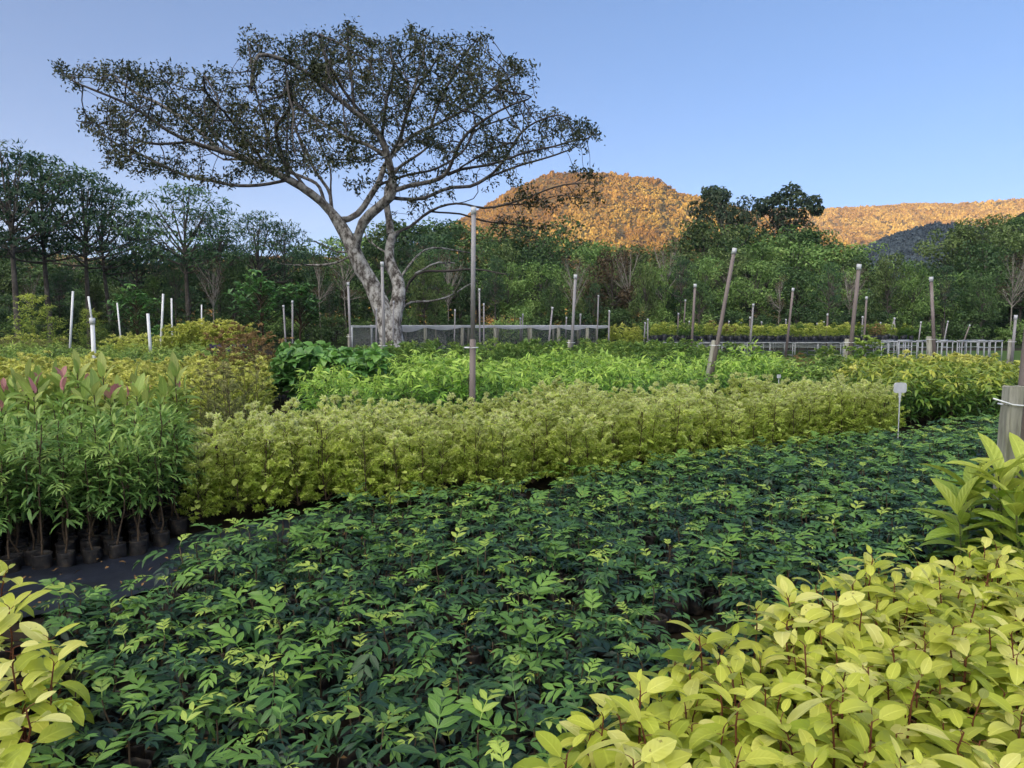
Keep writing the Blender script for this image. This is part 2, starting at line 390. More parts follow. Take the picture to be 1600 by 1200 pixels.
# the ridge behind the photographer: the sun has gone down behind it here, not yet on the far hill
e1 = np.array([-sd[1], sd[0]]) ; e1 = e1 / np.linalg.norm(e1)
if e1[0] < 0: e1 = -e1
back = np.array([sd[0], sd[1]]); back = back / np.linalg.norm(back)
ss = np.linspace(-900, 1500, 120); rows = []
for dd, hs in ((450, 0.0), (560, .45), (640, .8), (700, 1.0), (780, .85), (950, .35), (1100, -.02)):
    row = []
    for s in ss:
        t = min(max((s + 265) / 110, 0), 1); t = t * t * (3 - 2 * t); h = 95 + (250 - 95) * t
        if s > 500: h *= max(.45, 1 - (s - 500) / 1400)
        h += 7 * fbm(s * .01, .3)
        p = back * dd + e1 * s; row.append((p[0], p[1], h * hs))
    rows.append(row)
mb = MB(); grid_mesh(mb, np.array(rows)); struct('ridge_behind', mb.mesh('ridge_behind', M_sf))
# thin evening air
mb = MB(); box(mb, (0, 0, 198), (6000, 6000, 408))
hz = link('haze', mb.mesh('haze', [], False)); hz['kind'] = 'stuff'; tag(hz, 'thin bluish evening haze over the whole valley', 'haze')
hm = bpy.data.materials.new('haze_air'); hm.use_nodes = True; hn = hm.node_tree; hn.nodes.clear(); ho = hn.nodes.new('ShaderNodeOutputMaterial'); hv = hn.nodes.new('ShaderNodeVolumePrincipled')
hv.inputs['Color'].default_value = (.72, .82, 1, 1); hv.inputs['Density'].default_value = .00017; hv.inputs['Anisotropy'].default_value = .2
hn.links.new(hv.outputs[0], ho.inputs['Volume']); hz.data.materials.append(hm)
# rising ground on the right, under the forest
nx, ny = 40, 24; P = np.zeros((ny, nx, 3))
def rise(x, y):
    a = min(max((x - (.44 * y)) / 38, 0), 1); a = a * a * (3 - 2 * a); b = min(max((y - 58) / 50, 0), 1); b = b * b * (3 - 2 * b)
    return 22 * a * b
for j, y in enumerate(np.linspace(52, 150, ny)):
    for i, x in enumerate(np.linspace(10, 150, nx)): P[j, i] = (x, y, rise(x, y) - .05 + (.06 if rise(x, y) > .3 else 0))
mb = MB(); grid_mesh(mb, P); struct('hillside', mb.mesh('hillside', M_floor))

# ------------------------------------------------------------------ the big spreading tree
M_bark = None
def bark_mat():
    m, nt, N, lk, out = newmat('lichen_bark')
    tcn = N('ShaderNodeTexCoord'); n1 = N('ShaderNodeTexNoise'); n1.inputs['Scale'].default_value = 4.5; n1.inputs['Detail'].default_value = 8; n1.inputs['Roughness'].default_value = .7
    mp = N('ShaderNodeMapping'); mp.inputs['Scale'].default_value = (1, 1, .6); lk(tcn.outputs['Object'], mp.inputs[0]); lk(mp.outputs[0], n1.inputs['Vector'])
    col = ramp(N, lk, n1.outputs[0], [(.36, (.05, .042, .036)), (.45, (.17, .15, .135)), (.53, (.42, .40, .37)), (.64, (.62, .60, .57))])
    at = N('ShaderNodeAttribute', attribute_name='lf'); sx = N('ShaderNodeSeparateXYZ'); lk(at.outputs['Vector'], sx.inputs[0])
    mx = N('ShaderNodeMix', data_type='RGBA'); lk(sx.outputs[0], mx.inputs[0]); mx.inputs[6].default_value = (.075, .066, .062, 1); lk(col, mx.inputs[7])
    b = N('ShaderNodeBsdfPrincipled'); lk(mx.outputs[2], b.inputs['Base Color']); b.inputs['Roughness'].default_value = .9; b.inputs['Specular IOR Level'].default_value = .15
    bp = N('ShaderNodeBump'); bp.inputs['Strength'].default_value = .7; bp.inputs['Distance'].default_value = .06; lk(n1.outputs[0], bp.inputs['Height']); lk(bp.outputs[0], b.inputs['Normal'])
    lk(b.outputs[0], out.inputs[0]); return m
M_bark = bark_mat()
M_bigleaf = leaf_mat('big_tree_leaf', [(0, (.022, .030, .012)), (.5, (.045, .058, .02)), (.8, (.085, .085, .03)), (1, (.11, .10, .05))], .3, .45, .4, 0, .2, 0, .6)

TY = 33.0
NODES, PAR = [], []
def addpath(pts3, start=None):
    """resample a 3-D polyline and attach it to the tree"""
    pts3 = [np.asarray(p, float) for p in pts3]; prev = start; last = None; ids = []
    if start is None:
        NODES.append(pts3[0]); PAR.append(-1); prev = 0; ids.append(0)
    cur = NODES[prev]; chain = [cur] + pts3 if start is not None else pts3
    # Catmull-Rom through the points
    C = np.array(chain); n = len(C)
    for i in range(n - 1):
        p0, p1, p2, p3 = C[max(i - 1, 0)], C[i], C[i + 1], C[min(i + 2, n - 1)]
        k = max(1, int(np.linalg.norm(p2 - p1) / .38))
        for j in range(1, k + 1):
            t = j / k
            q = .5 * ((2 * p1) + (-p0 + p2) * t + (2 * p0 - 5 * p1 + 4 * p2 - p3) * t * t + (-p0 + 3 * p1 - 3 * p2 + p3) * t ** 3)
            q = q + rng.normal(0, .025, 3)
            NODES.append(q); PAR.append(prev); prev = len(NODES) - 1; ids.append(prev)
    return ids
def nearest(p): return int(np.argmin(np.linalg.norm(np.array(NODES) - p, axis=1)))
def limb(px, y0, y1, first=False, bare=False):
    n = len(px); q = [atY(x, y, TY + y0 + (y1 - y0) * (i / max(n - 1, 1)) ** 1.2) for i, (x, y) in enumerate(px)]
    if first: return addpath(q)
    return addpath(q[1:], nearest(q[0]))
b0 = atY(613, 550, TY); b0[2] = -.15
trunk_ids = addpath([b0, atY(612, 535, TY), atY(610, 515, TY), atY(604, 500, TY)])
left_ids = limb([(604, 500), (585, 452), (568, 420), (553, 393), (540, 365), (528, 345)], 0, .3)                      # left trunk
limb([(553, 393), (560, 368), (566, 346), (590, 325), (610, 308), (619, 296)], 0, -.8)                      # centre limb
right_ids = limb([(607, 508), (622, 470), (622, 440), (611, 418), (607, 395), (611, 366), (606, 330), (603, 300), (612, 272), (640, 250), (668, 232)], 0, 3.6)          # right trunk
limb([(612, 505), (632, 470), (634, 452), (636, 445)], 0, .8)
bare = []
bare += limb([(636, 445), (648, 428), (665, 425), (700, 424), (738, 420), (790, 428)], .5, -2, bare=True)
bare += limb([(622, 440), (640, 412), (662, 390), (690, 388), (712, 392), (738, 396)], .3, 3, bare=True)
bare += limb([(665, 425), (685, 408), (712, 412)], .3, 1.5, bare=True)
bare += limb([(626, 482), (640, 470), (655, 472), (700, 464), (735, 442)], .3, 2, bare=True)
bare += limb([(548, 395), (525, 392), (505, 382), (490, 376)], .3, -1, bare=True)
bare += limb([(553, 402), (530, 410), (500, 414), (460, 414)], .3, 2, bare=True)
bare += limb([(604, 400), (585, 385), (570, 365)], 1.2, 3, bare=True)
L1 = limb([(528, 345), (505, 318), (484, 300), (452, 281), (418, 266)], .3, -1.0)                            # left limb
L1b = limb([(418, 266), (380, 246), (345, 236), (300, 222), (262, 205), (232, 182), (195, 160), (150, 143), (110, 125)], -1, -3.5)
limb([(452, 281), (420, 288), (372, 290), (330, 283), (285, 272), (250, 258), (220, 240), (185, 228), (150, 200)], -.6, 2.5)
limb([(300, 222), (270, 225), (230, 226), (190, 210), (150, 195), (120, 188)], -2, -6)
limb([(380, 246), (345, 222), (320, 190), (290, 165), (262, 130), (245, 108)], -1.4, 2)
limb([(418, 266), (400, 235), (372, 205), (352, 175), (325, 150), (315, 112)], -.8, -5)
limb([(345, 236), (300, 195), (250, 165), (205, 140), (170, 112)], -1.6, 3.5)
limb([(484, 300), (458, 270), (440, 245), (425, 235), (418, 210), (405, 165), (395, 128)], -.2, 3.5)
limb([(452, 281), (445, 250), (430, 205), (455, 160), (450, 120)], -.5, -5)
limb([(522, 335), (505, 312), (500, 292), (470, 275), (430, 262), (390, 250), (350, 250)], .3, 5.5)
limb([(528, 345), (545, 345), (560, 335), (578, 310), (592, 290), (598, 262), (618, 236)], .3, 1.5)           # inner limb
limb([(518, 322), (515, 290), (517, 265), (500, 225), (480, 190)], .4, 2.8)
limb([(500, 292), (490, 262), (478, 235), (460, 200)], .3, 5)
C1 = limb([(619, 296), (613, 270), (607, 243), (596, 215), (583, 196), (560, 170), (540, 150)], -.8, -2.2)     # dark centre limb
limb([(583, 196), (540, 165), (512, 140), (490, 120), (468, 105), (435, 90), (400, 82), (385, 60)], -2, -5.0)
limb([(596, 215), (602, 180), (606, 150), (618, 110), (610, 80)], -1.6, -4)
limb([(560, 170), (551, 130), (546, 95), (543, 62), (549, 38)], -2.2, -1)
limb([(540, 150), (522, 115), (506, 82), (497, 50)], -2.4, -6)
limb([(607, 243), (570, 225), (540, 215), (510, 195), (470, 170), (440, 140)], -1.2, 3.5)
limb([(618, 236), (640, 214), (672, 200), (705, 183), (745, 160), (780, 130), (815, 112)], 1.4, 4.5)         # pale right limb
limb([(618, 236), (636, 180), (650, 130), (662, 80), (668, 55)], 1.4, 5.5)
limb([(672, 200), (690, 150), (712, 110), (735, 70), (760, 52)], 2, 2.0)
limb([(598, 262), (625, 215), (640, 160), (665, 118), (690, 82)], 1.2, -3)
R1 = limb([(619, 296), (640, 288), (672, 284), (700, 274), (718, 262), (745, 246), (772, 230), (812, 222), (850, 212)], -.8, -4)
limb([(718, 262), (760, 258), (800, 245), (850, 232), (890, 222), (925, 215)], -2.4, .5)
limb([(700, 274), (712, 240), (730, 205), (770, 180), (810, 160), (835, 152)], -2, -5)
limb([(592, 290), (640, 272), (668, 268), (700, 255), (730, 230), (740, 205), (775, 190), (830, 175), (880, 190)], 1.2, 5)
limb([(614, 318), (662, 312), (688, 298), (706, 290), (735, 293), (762, 278), (800, 262), (840, 250), (880, 238), (915, 226)], -.4, 3)
limb([(762, 278), (790, 250), (815, 205), (850, 185), (880, 180)], 1, -3)
limb([(610, 378), (640, 355), (672, 330), (700, 320), (728, 318), (755, 326), (790, 320), (825, 308), (862, 293), (900, 285), (935, 290)], 1.8, -2)   # low right limb
limb([(790, 320), (830, 318), (870, 305), (910, 310)], 0, -4)
limb([(672, 335), (720, 335), (760, 345), (800, 350), (845, 358)], 1.2, 3)
limb([(700, 320), (740, 312), (752, 300), (742, 285), (748, 265)], 1.0, 2.5)
n_hand = len(NODES)

crown = [(78, 88), (105, 108), (150, 98), (205, 98), (228, 112), (248, 92), (300, 108), (335, 100), (372, 122), (395, 112), (398, 100), (378, 88), (374, 42), (395, 42), (408, 60), (440, 55), (480, 48), (510, 55), (530, 32), (556, 32), (572, 58), (605, 60), (640, 42), (672, 48), (690, 70), (704, 40), (768, 42), (775, 55), (760, 80), (790, 90), (838, 95), (842, 112), (818, 130), (835, 160), (865, 172), (905, 178), (940, 205), (936, 225), (905, 238), (870, 242), (815, 255), (780, 262), (700, 240), (640, 235), (560, 262), (480, 270), (400, 285), (320, 288), (255, 272), (195, 275), (165, 262), (160, 225), (110, 190), (130, 172), (170, 178), (150, 155), (100, 135)]
low = [(800, 300), (850, 268), (915, 262), (948, 285), (950, 312), (905, 322), (850, 330), (815, 325)]
low2 = [(745, 360), (770, 335), (860, 345), (850, 375), (800, 380)]
inner = [(480, 300), (560, 270), (640, 245), (760, 270), (840, 262), (800, 290), (700, 300), (690, 330), (640, 345), (600, 300)]
att = []
def sample(poly, n, depth, dmid=0.0, thr=-.04, cx=520, hw=440):
    poly = np.array(poly, float); lo, hi = poly.min(0), poly.max(0); k = 0; tries = 0
    while k < n and tries < n * 60:
        tries += 1; p = rng.uniform(lo, hi)
        if not inpoly(poly, p): continue
        dm = depth * math.sqrt(max(.12, 1 - ((p[0] - cx) / hw) ** 2)); q = atY(p[0], p[1], TY + dmid + rng.uniform(-dm, dm))
        if noise.noise(Vector((q[0] * .36, q[1] * .36, q[2] * .62))) < thr: continue
        att.append(q); k += 1
sample(crown, 5400, 7.5); sample(low, 420, 2.5, -.5); sample(low2, 90, 2.0, 2); sample(inner, 130, 4.0, thr=.1)
att = np.array(att)
DI, DK, ST = 3.2, .36, .30
grow_ok = set(range(n_hand)) - set(trunk_ids)
for it in range(90):
    if len(att) == 0: break
    kd = KDTree(len(NODES))
    for i, p in enumerate(NODES): kd.insert(p, i)
    kd.balance(); acc = {}; keep = []
    for a in att:
        c, i, d = kd.find(a)
        if d < DK: continue
        keep.append(a)
        if d < DI and (i not in trunk_ids) and (i not in bare):
            v = (a - NODES[i]) / d; acc[i] = acc.get(i, 0) + v
    att = np.array(keep)
    if not acc: break
    for i, v in acc.items():
        n_ = np.linalg.norm(v)
        if n_ < 1e-3: continue
        dv = v / n_ + rng.normal(0, .16, 3); q = NODES[i] + dv / np.linalg.norm(dv) * ST
        NODES.append(q); PAR.append(i)
# fine twigs on the bare limbs
for i in list(bare):
    if rng.random() < .45:
        p, prv = NODES[i], i; d = nrm(rng.normal(0, 1, 3) + np.array([.25, 0, .1]))
        for _ in range(rng.integers(2, 6)):
            d = nrm(d + rng.normal(0, .25, 3)); p = p + d * .26; NODES.append(p); PAR.append(prv); prv = len(NODES) - 1
NP = np.array(NODES); PAR = np.array(PAR); NN = len(NP)
kids = [[] for _ in range(NN)]
for i in range(1, NN): kids[PAR[i]].append(i)
cnt = np.zeros(NN); rad = np.zeros(NN)
order = np.argsort(-np.arange(NN))                     # children always come after parents
acc = np.zeros(NN); EXP = math.log(sum(1 for c in kids if not c)) / math.log(.52 / .0105)
for i in order:
    if not kids[i]: acc[i] = .0105 ** EXP; cnt[i] = 1
    rad[i] = acc[i] ** (1 / EXP)
    if PAR[i] >= 0: acc[PAR[i]] += acc[i]; cnt[PAR[i]] += cnt[i]
hgt = np.zeros(NN)                                      # steps to the farthest tip
for i in order:
    if PAR[i] >= 0: hgt[PAR[i]] = max(hgt[PAR[i]], hgt[i] + 1)
top_ids = np.ones(NN, bool); top_ids[left_ids] = False; top_ids[right_ids] = False; top_ids[trunk_ids] = False
rad = np.where(top_ids & (rad > .03), .03 + (rad - .03) * .62, rad)
rad[left_ids] = np.minimum(rad[left_ids], np.linspace(.40, .28, len(left_ids)))
rad[right_ids] = np.maximum(rad[right_ids], np.linspace(1, 0, len(right_ids)) ** 1.3 * .31 + .05)
rad[:n_hand] = np.maximum(rad[:n_hand], .016)
for i in bare: rad[i] = max(rad[i], .03 + .003 * hgt[i])
bareset = set(bare); wood = MB(); seen = np.zeros(NN, bool); stack = [(0, -1)]
while stack:
    s, p = stack.pop(); path = [s]
    while kids[path[-1]]:
        ks = sorted(kids[path[-1]], key=lambda c: -(cnt[c] + .001 * hgt[c])); nx_ = ks[0]
        for c in ks[1:]: stack.append((c, path[-1]))
        path.append(nx_)
    ids = ([p] if p >= 0 else []) + path
    if len(ids) < 2: continue
    pts = NP[ids].copy(); rr = rad[ids].copy()
    if p >= 0: rr[0] = min(rr[0], rr[1] * 1.15)
    if p < 0:
        rr[:1] *= 1.45; rr[1:2] *= 1.15
    if len(pts) > 3: pts[1:-1] = .5 * pts[1:-1] + .25 * (pts[:-2] + pts[2:])
    big = rr.max() > .08
    tube(wood, pts, rr, 14 if rr.max() > .3 else (8 if big else 4), tone=np.clip((rr[:, None] - .03) / .2, 0, 1) if big else (.75 if path[0] in bareset else 0.0), wob=.05 if rr.max() > .15 else 0)
bt = thing('spreading_tree', 'huge lichen-barked tree with a wide umbrella crown towering over the nursery', 'tree', NP[0])
off = NP[0].astype(np.float32)
for a in range(len(wood.v)): wood.v[a] = wood.v[a] - off
part('trunk', wood.mesh('big_tree_wood', M_bark), bt)
lv = MB(); isbare = np.zeros(NN, bool); isbare[list(bare)] = True
for i in range(n_hand, NN):
    isbare[i] = isbare[PAR[i]]
tips = np.array([i for i in range(n_hand, NN) if hgt[i] <= 3 and not isbare[i]])
tips = np.array([i for i in tips if noise.noise(Vector(NP[i] * .8) + Vector((9, 2, 4))) > -.2])
k = 11; base = np.repeat(NP[tips], k, 0) + rng.normal(0, .12, (len(tips) * k, 3)); n_ = len(base)
D = nrm(rng.normal(0, 1, (n_, 3)) + [0, 0, .15]); U = nrm(rng.normal(0, .8, (n_, 3)) + [0, 0, 1])
ton = np.repeat(np.array([.45 + .5 * noise.noise(Vector(NP[i] * .5)) for i in tips]), k) + rng.normal(0, .12, n_)
kite_batch(lv, base - off, D, U, rng.uniform(.12, .22, n_), rng.uniform(.06, .095, n_), np.clip(ton, 0, 1))
part('crown', lv.mesh('big_tree_leaves', M_bigleaf), bt)
print('BIGTREE nodes', NN, 'leaves', n_, 'r0', rad[0])

# ------------------------------------------------------------------ plant materials
M_bag = noise_mat('black_bag_film', [(.35, (.010, .010, .012)), (.52, (.026, .024, .024)), (.7, (.075, .058, .042))], 22, .55, .3, .8, dist=.006)
M_tsoil = noise_mat('potting_soil', [(.3, (.008, .006, .005)), (.6, (.026, .019, .013)), (.8, (.05, .036, .024))], 60, .95, .1, .8, dist=.006)
M_stem = noise_mat('brown_stem', [(.3, (.045, .03, .018)), (.7, (.12, .085, .055))], 30, .8, .2)
M_redstem = noise_mat('red_stem', [(.3, (.085, .022, .012)), (.7, (.17, .06, .025))], 20, .6, .3)
M_gstem = noise_mat('green_stem', [(.3, (.05, .075, .02)), (.7, (.11, .12, .04))], 20, .7, .3)
M_yel = leaf_mat('yellow_leaf', [(0, (.13, .21, .02)), (.3, (.29, .36, .035)), (.6, (.46, .51, .06)), (.85, (.59, .60, .10)), (1, (.70, .67, .22))], .42, .40, .35, .12, .24, .6, 14, .35)
M_dark = leaf_mat('pinnate_leaf', [(0, (.013, .036, .024)), (.3, (.028, .07, .034)), (.5, (.075, .17, .04)), (.75, (.16, .30, .05)), (1, (.36, .46, .08))], .3, .38, .45, .10, .16, .3, 10)
M_lance = leaf_mat('broad_lance_leaf', [(0, (.07, .15, .03)), (.45, (.24, .36, .045)), (1, (.50, .54, .09))], .35, .4, .4, .3, .10, .4, 10)
M_sap = leaf_mat('sapling_leaf', [(0, (.06, .15, .045)), (.5, (.17, .31, .07)), (1, (.36, .47, .11))], .35, .45, .4, .15, .12, .1, 6)
M_pink = leaf_mat('flushing_leaf', [(0, (.10, .22, .04)), (.5, (.27, .40, .08)), (.84, (.42, .46, .13)), (.93, (.50, .36, .22)), (1, (.50, .20, .22))], .35, .45, .35, .25, .04, .1, 6)
M_feath = leaf_mat('feathery_leaf', [(0, (.24, .34, .05)), (.3, (.48, .60, .10)), (.6, (.66, .74, .20)), (.85, (.74, .80, .34)), (1, (.80, .79, .44))], .55, .5, .3, 0, .14, 0, 3)
M_droop = leaf_mat('drooping_leaf', [(0, (.04, .13, .025)), (.4, (.15, .32, .055)), (.75, (.35, .54, .085)), (1, (.47, .62, .13))], .38, .42, .4, 0, .14, 0, 2)
M_glossy = leaf_mat('glossy_leaf', [(0, (.03, .09, .018)), (.4, (.10, .20, .03)), (.75, (.28, .36, .05)), (1, (.52, .52, .09))], .35, .38, .45, 0, .12, 0, 2)
M_big = leaf_mat('heart_leaf', [(0, (.05, .13, .035)), (.5, (.11, .26, .06)), (1, (.24, .42, .09))], .28, .35, .5, 0, .1, 0, 2)
M_olive = leaf_mat('wispy_leaf', [(0, (.12, .15, .05)), (.5, (.26, .29, .10)), (1, (.42, .38, .17))], .35, .55, .3, 0, .12, 0, 3)
M_red = leaf_mat('russet_leaf', [(0, (.12, .12, .04)), (.4, (.26, .19, .075)), (1, (.40, .25, .12))], .35, .55, .3, 0, .12, 0, 3)
M_mid = leaf_mat('mixed_bed_leaf', [(0, (.06, .14, .035)), (.5, (.16, .28, .06)), (1, (.38, .46, .10))], .35, .5, .3, 0, .25, 0, 1)
M_yg = leaf_mat('bed_yellow_leaf', [(0, (.24, .34, .06)), (.5, (.52, .58, .12)), (1, (.72, .70, .22))], .38, .5, .3, 0, .22, 0, 1)

UPV = np.array([0, 0, 1.0])
def wobble(h0, h1, n, amp, rg):
    z = np.linspace(h0, h1, n); o = np.cumsum(rg.normal(0, amp, (n, 2)), 0); o[0] = 0
    return np.column_stack([o, z])
def along(pts, t):
    t = np.asarray(t) * (len(pts) - 1); i = np.minimum(t.astype(int), len(pts) - 2); f = (t - i)[:, None]
    return pts[i] * (1 - f) + pts[i + 1] * f
def sph(az, el): return np.stack([np.cos(az) * np.cos(el), np.sin(az) * np.cos(el), np.sin(el)], -1)

def bag_mb(r, h, rg, sides=12):
    mb = MB()
    lathe(mb, [(r * .82, 0), (r * .98, h * .12), (r * 1.03, h * .5), (r * .98, h * .9), (r * 1.05, h), (r * .98, h + .004), (r * .94, h - .012), (r * .93, h - .03)], sides, 0, .055, rg)
    lathe(mb, [(r * .93, h - .03), (r * .5, h - .018), (r * .02, h - .014)], sides, 1, .06, rg)
    return mb
BAGS = [bag_mb(.055, .15, np.random.default_rng(i)) for i in range(4)]
BAGM = [b.mesh('grow_bag', [M_bag, M_tsoil]) for b in BAGS]
BAGS2 = [bag_mb(.052, .105, np.random.default_rng(20 + i)).mesh('grow_bag', [M_bag, M_tsoil]) for i in range(4)]
BAGL = bag_mb(.055, .15, np.random.default_rng(9), 7)

# A: yellow-leaved seedlings with red stems
def mk_yellow(i):
    rg = np.random.default_rng(200 + i); st, fo = MB(), MB(); h = rg.uniform(.36, .45); pts = wobble(.13, h, 6, .007, rg)
    tube(st, pts, np.linspace(.0042, .0022, 6), 6)
    n = rg.integers(11, 15); t = np.linspace(.22, 1, n) ** .8; az = np.arange(n) * 2.4 + rg.uniform(0, 6) + rg.normal(0, .3, n)
    el = np.interp(t, [.2, .8, 1], [.0, .35, .8]) + rg.normal(0, .22, n); D = sph(az, el); P = along(pts, t)
    pet = .022; U = UPV + rg.normal(0, .25, (n, 3))
    for j in range(n): tube(st, [P[j], P[j] + D[j] * pet * .5 + [0, 0, .002], P[j] + D[j] * pet], [.0016, .0013, .0012], 4)
    L = np.interp(t, [.2, .75, .93, 1], [.10, .135, .11, .05]) * rg.uniform(.7, 1.25, n)
    leaf_batch(fo, P + D * pet, D, U, L, L * rg.uniform(.40, .52, n), rg.uniform(.5, 1.7, n) * np.where(t > .95, .4, 1), rg.uniform(.05, .35, n), np.clip(np.interp(t, [.2, .6, 1], [.22, .5, .85]) + rg.normal(0, .17, n), 0, 1), 'ellip', 6)
    return {'stem': st.mesh('yellow_stem', M_redstem), 'foliage': fo.mesh('yellow_foliage', M_yel), 'grow_bag': BAGM[i % 4]}
# B: pinnate-leaved seedlings
PIN = []
def mk_pinnate(i):
    rg = np.random.default_rng(300 + i); st, fo = MB(), MB(); h = rg.uniform(.24, .33); pts = wobble(.13, h, 5, .006, rg)
    tube(st, pts, np.linspace(.0042, .0026, 5), 5)
    bright = i % 5 in (0, 2); n = rg.integers(5, 8); t = np.linspace(.35, 1, n); az = np.arange(n) * 2.3 + rg.uniform(0, 6) + rg.normal(0, .35, n)
    el = np.interp(t, [.3, .8, 1], [.1, .4, .9]) + rg.normal(0, .18, n); D = sph(az, el); P = along(pts, t)
    L = np.interp(t, [.3, .8, 1], [.14, .175, .12]) * rg.uniform(.7, 1.25, n) * (1.15 if i % 7 == 3 else 1)
    ton = np.clip(rg.uniform(.02, .22, n) + (.3 if i % 5 == 3 else .0), 0, 1)
    if bright: ton[-3:] = [.45, .70, .95]
    else: ton[-2:] = [.35, .52]
    if i % 7 == 3: ton[-4:] = [.4, .62, .7, .74]
    for j in range(n):
        pinnate_batch(fo, P[j:j + 1], D[j:j + 1], UPV + rg.normal(0, .1, (1, 3)), L[j], int(rg.integers(3, 5)), L[j] * .40, L[j] * .15, rg.uniform(.5, 1.3), ton[j], rg, nseg=3, fold=.28)
    PIN.append((st, fo))
    return {'stem': st.mesh('pinnate_stem', M_stem), 'foliage': fo.mesh('pinnate_foliage', M_dark), 'grow_bag': BAGM[i % 4]}
# C: broad lance leaves
def mk_lance(i):
    rg = np.random.default_rng(400 + i); st, fo = MB(), MB(); h = rg.uniform(.48, .6); pts = wobble(.15, h, 5, .008, rg); tube(st, pts, np.linspace(.006, .004, 5), 6)
    n = 17; t = np.linspace(.12, 1, n); az = np.arange(n) * 2.4 + rg.normal(0, .3, n); el = np.interp(t, [.1, .7, 1], [.05, .55, 1.2]) + rg.normal(0, .12, n)
    L = rg.uniform(.17, .25, n); leaf_batch(fo, along(pts, t), sph(az, el), UPV + rg.normal(0, .2, (n, 3)), L, L * rg.uniform(.29, .36, n), rg.uniform(.3, 1.1, n), .35, np.clip(t * .85 + rg.normal(0, .12, n), 0, 1), 'ellip', 7)
    return {'stem': st.mesh('lance_stem', M_gstem), 'foliage': fo.mesh('lance_foliage', M_lance), 'grow_bag': BAGM[i % 4]}
# D: tall saplings, bare stems below, pinnate tops
def mk_sapling(i):
    rg = np.random.default_rng(500 + i); st, fo = MB(), MB(); h = rg.uniform(.66, .86); pts = wobble(.10, h, 9, .010, rg); tube(st, pts, np.linspace(.0065, .003, 9), 5)
    n = 92; t = rg.uniform(.2, 1, n) ** .75; az = rg.uniform(0, 6.28, n); el = np.interp(t, [.3, .8, 1], [-.05, .35, 1.0]) + rg.normal(0, .35, n); P = along(pts, t)
    tw = rg.uniform(.0, .10, n) * np.interp(t, [.3, .85, 1], [1, 1, .3]); P = P + sph(az, .35 + 0 * az) * tw[:, None]; L = rg.uniform(.06, .115, n); tn_ = np.clip(.1 + t * .6 + rg.normal(0, .14, n), 0, 1)
    leaf_batch(fo, P, sph(az + rg.normal(0, .5, n), el), UPV + rg.normal(0, .3, (n, 3)), L, L * rg.uniform(.17, .26, n), rg.uniform(.3, 1.3, n), .25, tn_, 'lance', 3)
    for j in range(0, n, 6): tube(st, [along(pts, t[j:j + 1] * .97)[0], P[j]], [.002, .0012], 3)
    for j in range(4):
        k_ = rg.integers(0, n); pinnate_batch(fo, P[k_:k_ + 1], sph(az[k_:k_ + 1], np.array([.3])), UPV + rg.normal(0, .15, (1, 3)), .15, 4, .06, .014, rg.uniform(.5, 1.2), float(tn_[k_]), rg, nseg=2)
    for j in range(3):
        a = rg.uniform(0, 6.28); z = rg.uniform(.16, .3); tube(st, [[0, 0, z], [.02 * math.cos(a), .02 * math.sin(a), z + .03], [.05 * math.cos(a), .05 * math.sin(a), z + .04]], [.002, .0015, .001], 3)
    return {'stem': st.mesh('sapling_stem', M_stem), 'foliage': fo.mesh('sapling_foliage', M_sap), 'grow_bag': BAGS2[i % 4]}
# E: broad upright leaves, some flushing pink
def mk_flush(i):
    rg = np.random.default_rng(600 + i); st, fo = MB(), MB(); h = rg.uniform(.84, 1.0); pts = wobble(.13, h, 7, .012, rg); tube(st, pts, np.linspace(.007, .004, 7), 5)
    n = 24; t = np.linspace(.3, 1, n); az = np.arange(n) * 2.4 + rg.normal(0, .3, n); el = np.interp(t, [.3, .8, 1], [.0, .6, 1.25]) + rg.normal(0, .15, n)
    L = rg.uniform(.13, .21, n); ton = np.clip(t * .7 + rg.normal(0, .1, n), 0, .8)
    if i % 3 == 0: ton[-2:] = rg.uniform(.94, 1.06, 2); L[-2:] *= .75
    leaf_batch(fo, along(pts, t), sph(az, el), UPV + rg.normal(0, .25, (n, 3)), L, L * rg.uniform(.3, .38, n), rg.uniform(.2, 1.0, n), .3, ton, 'ellip', 5)
    return {'stem': st.mesh('flush_stem', M_stem), 'foliage': fo.mesh('flush_foliage', M_pink), 'grow_bag': BAGM[i % 4]}

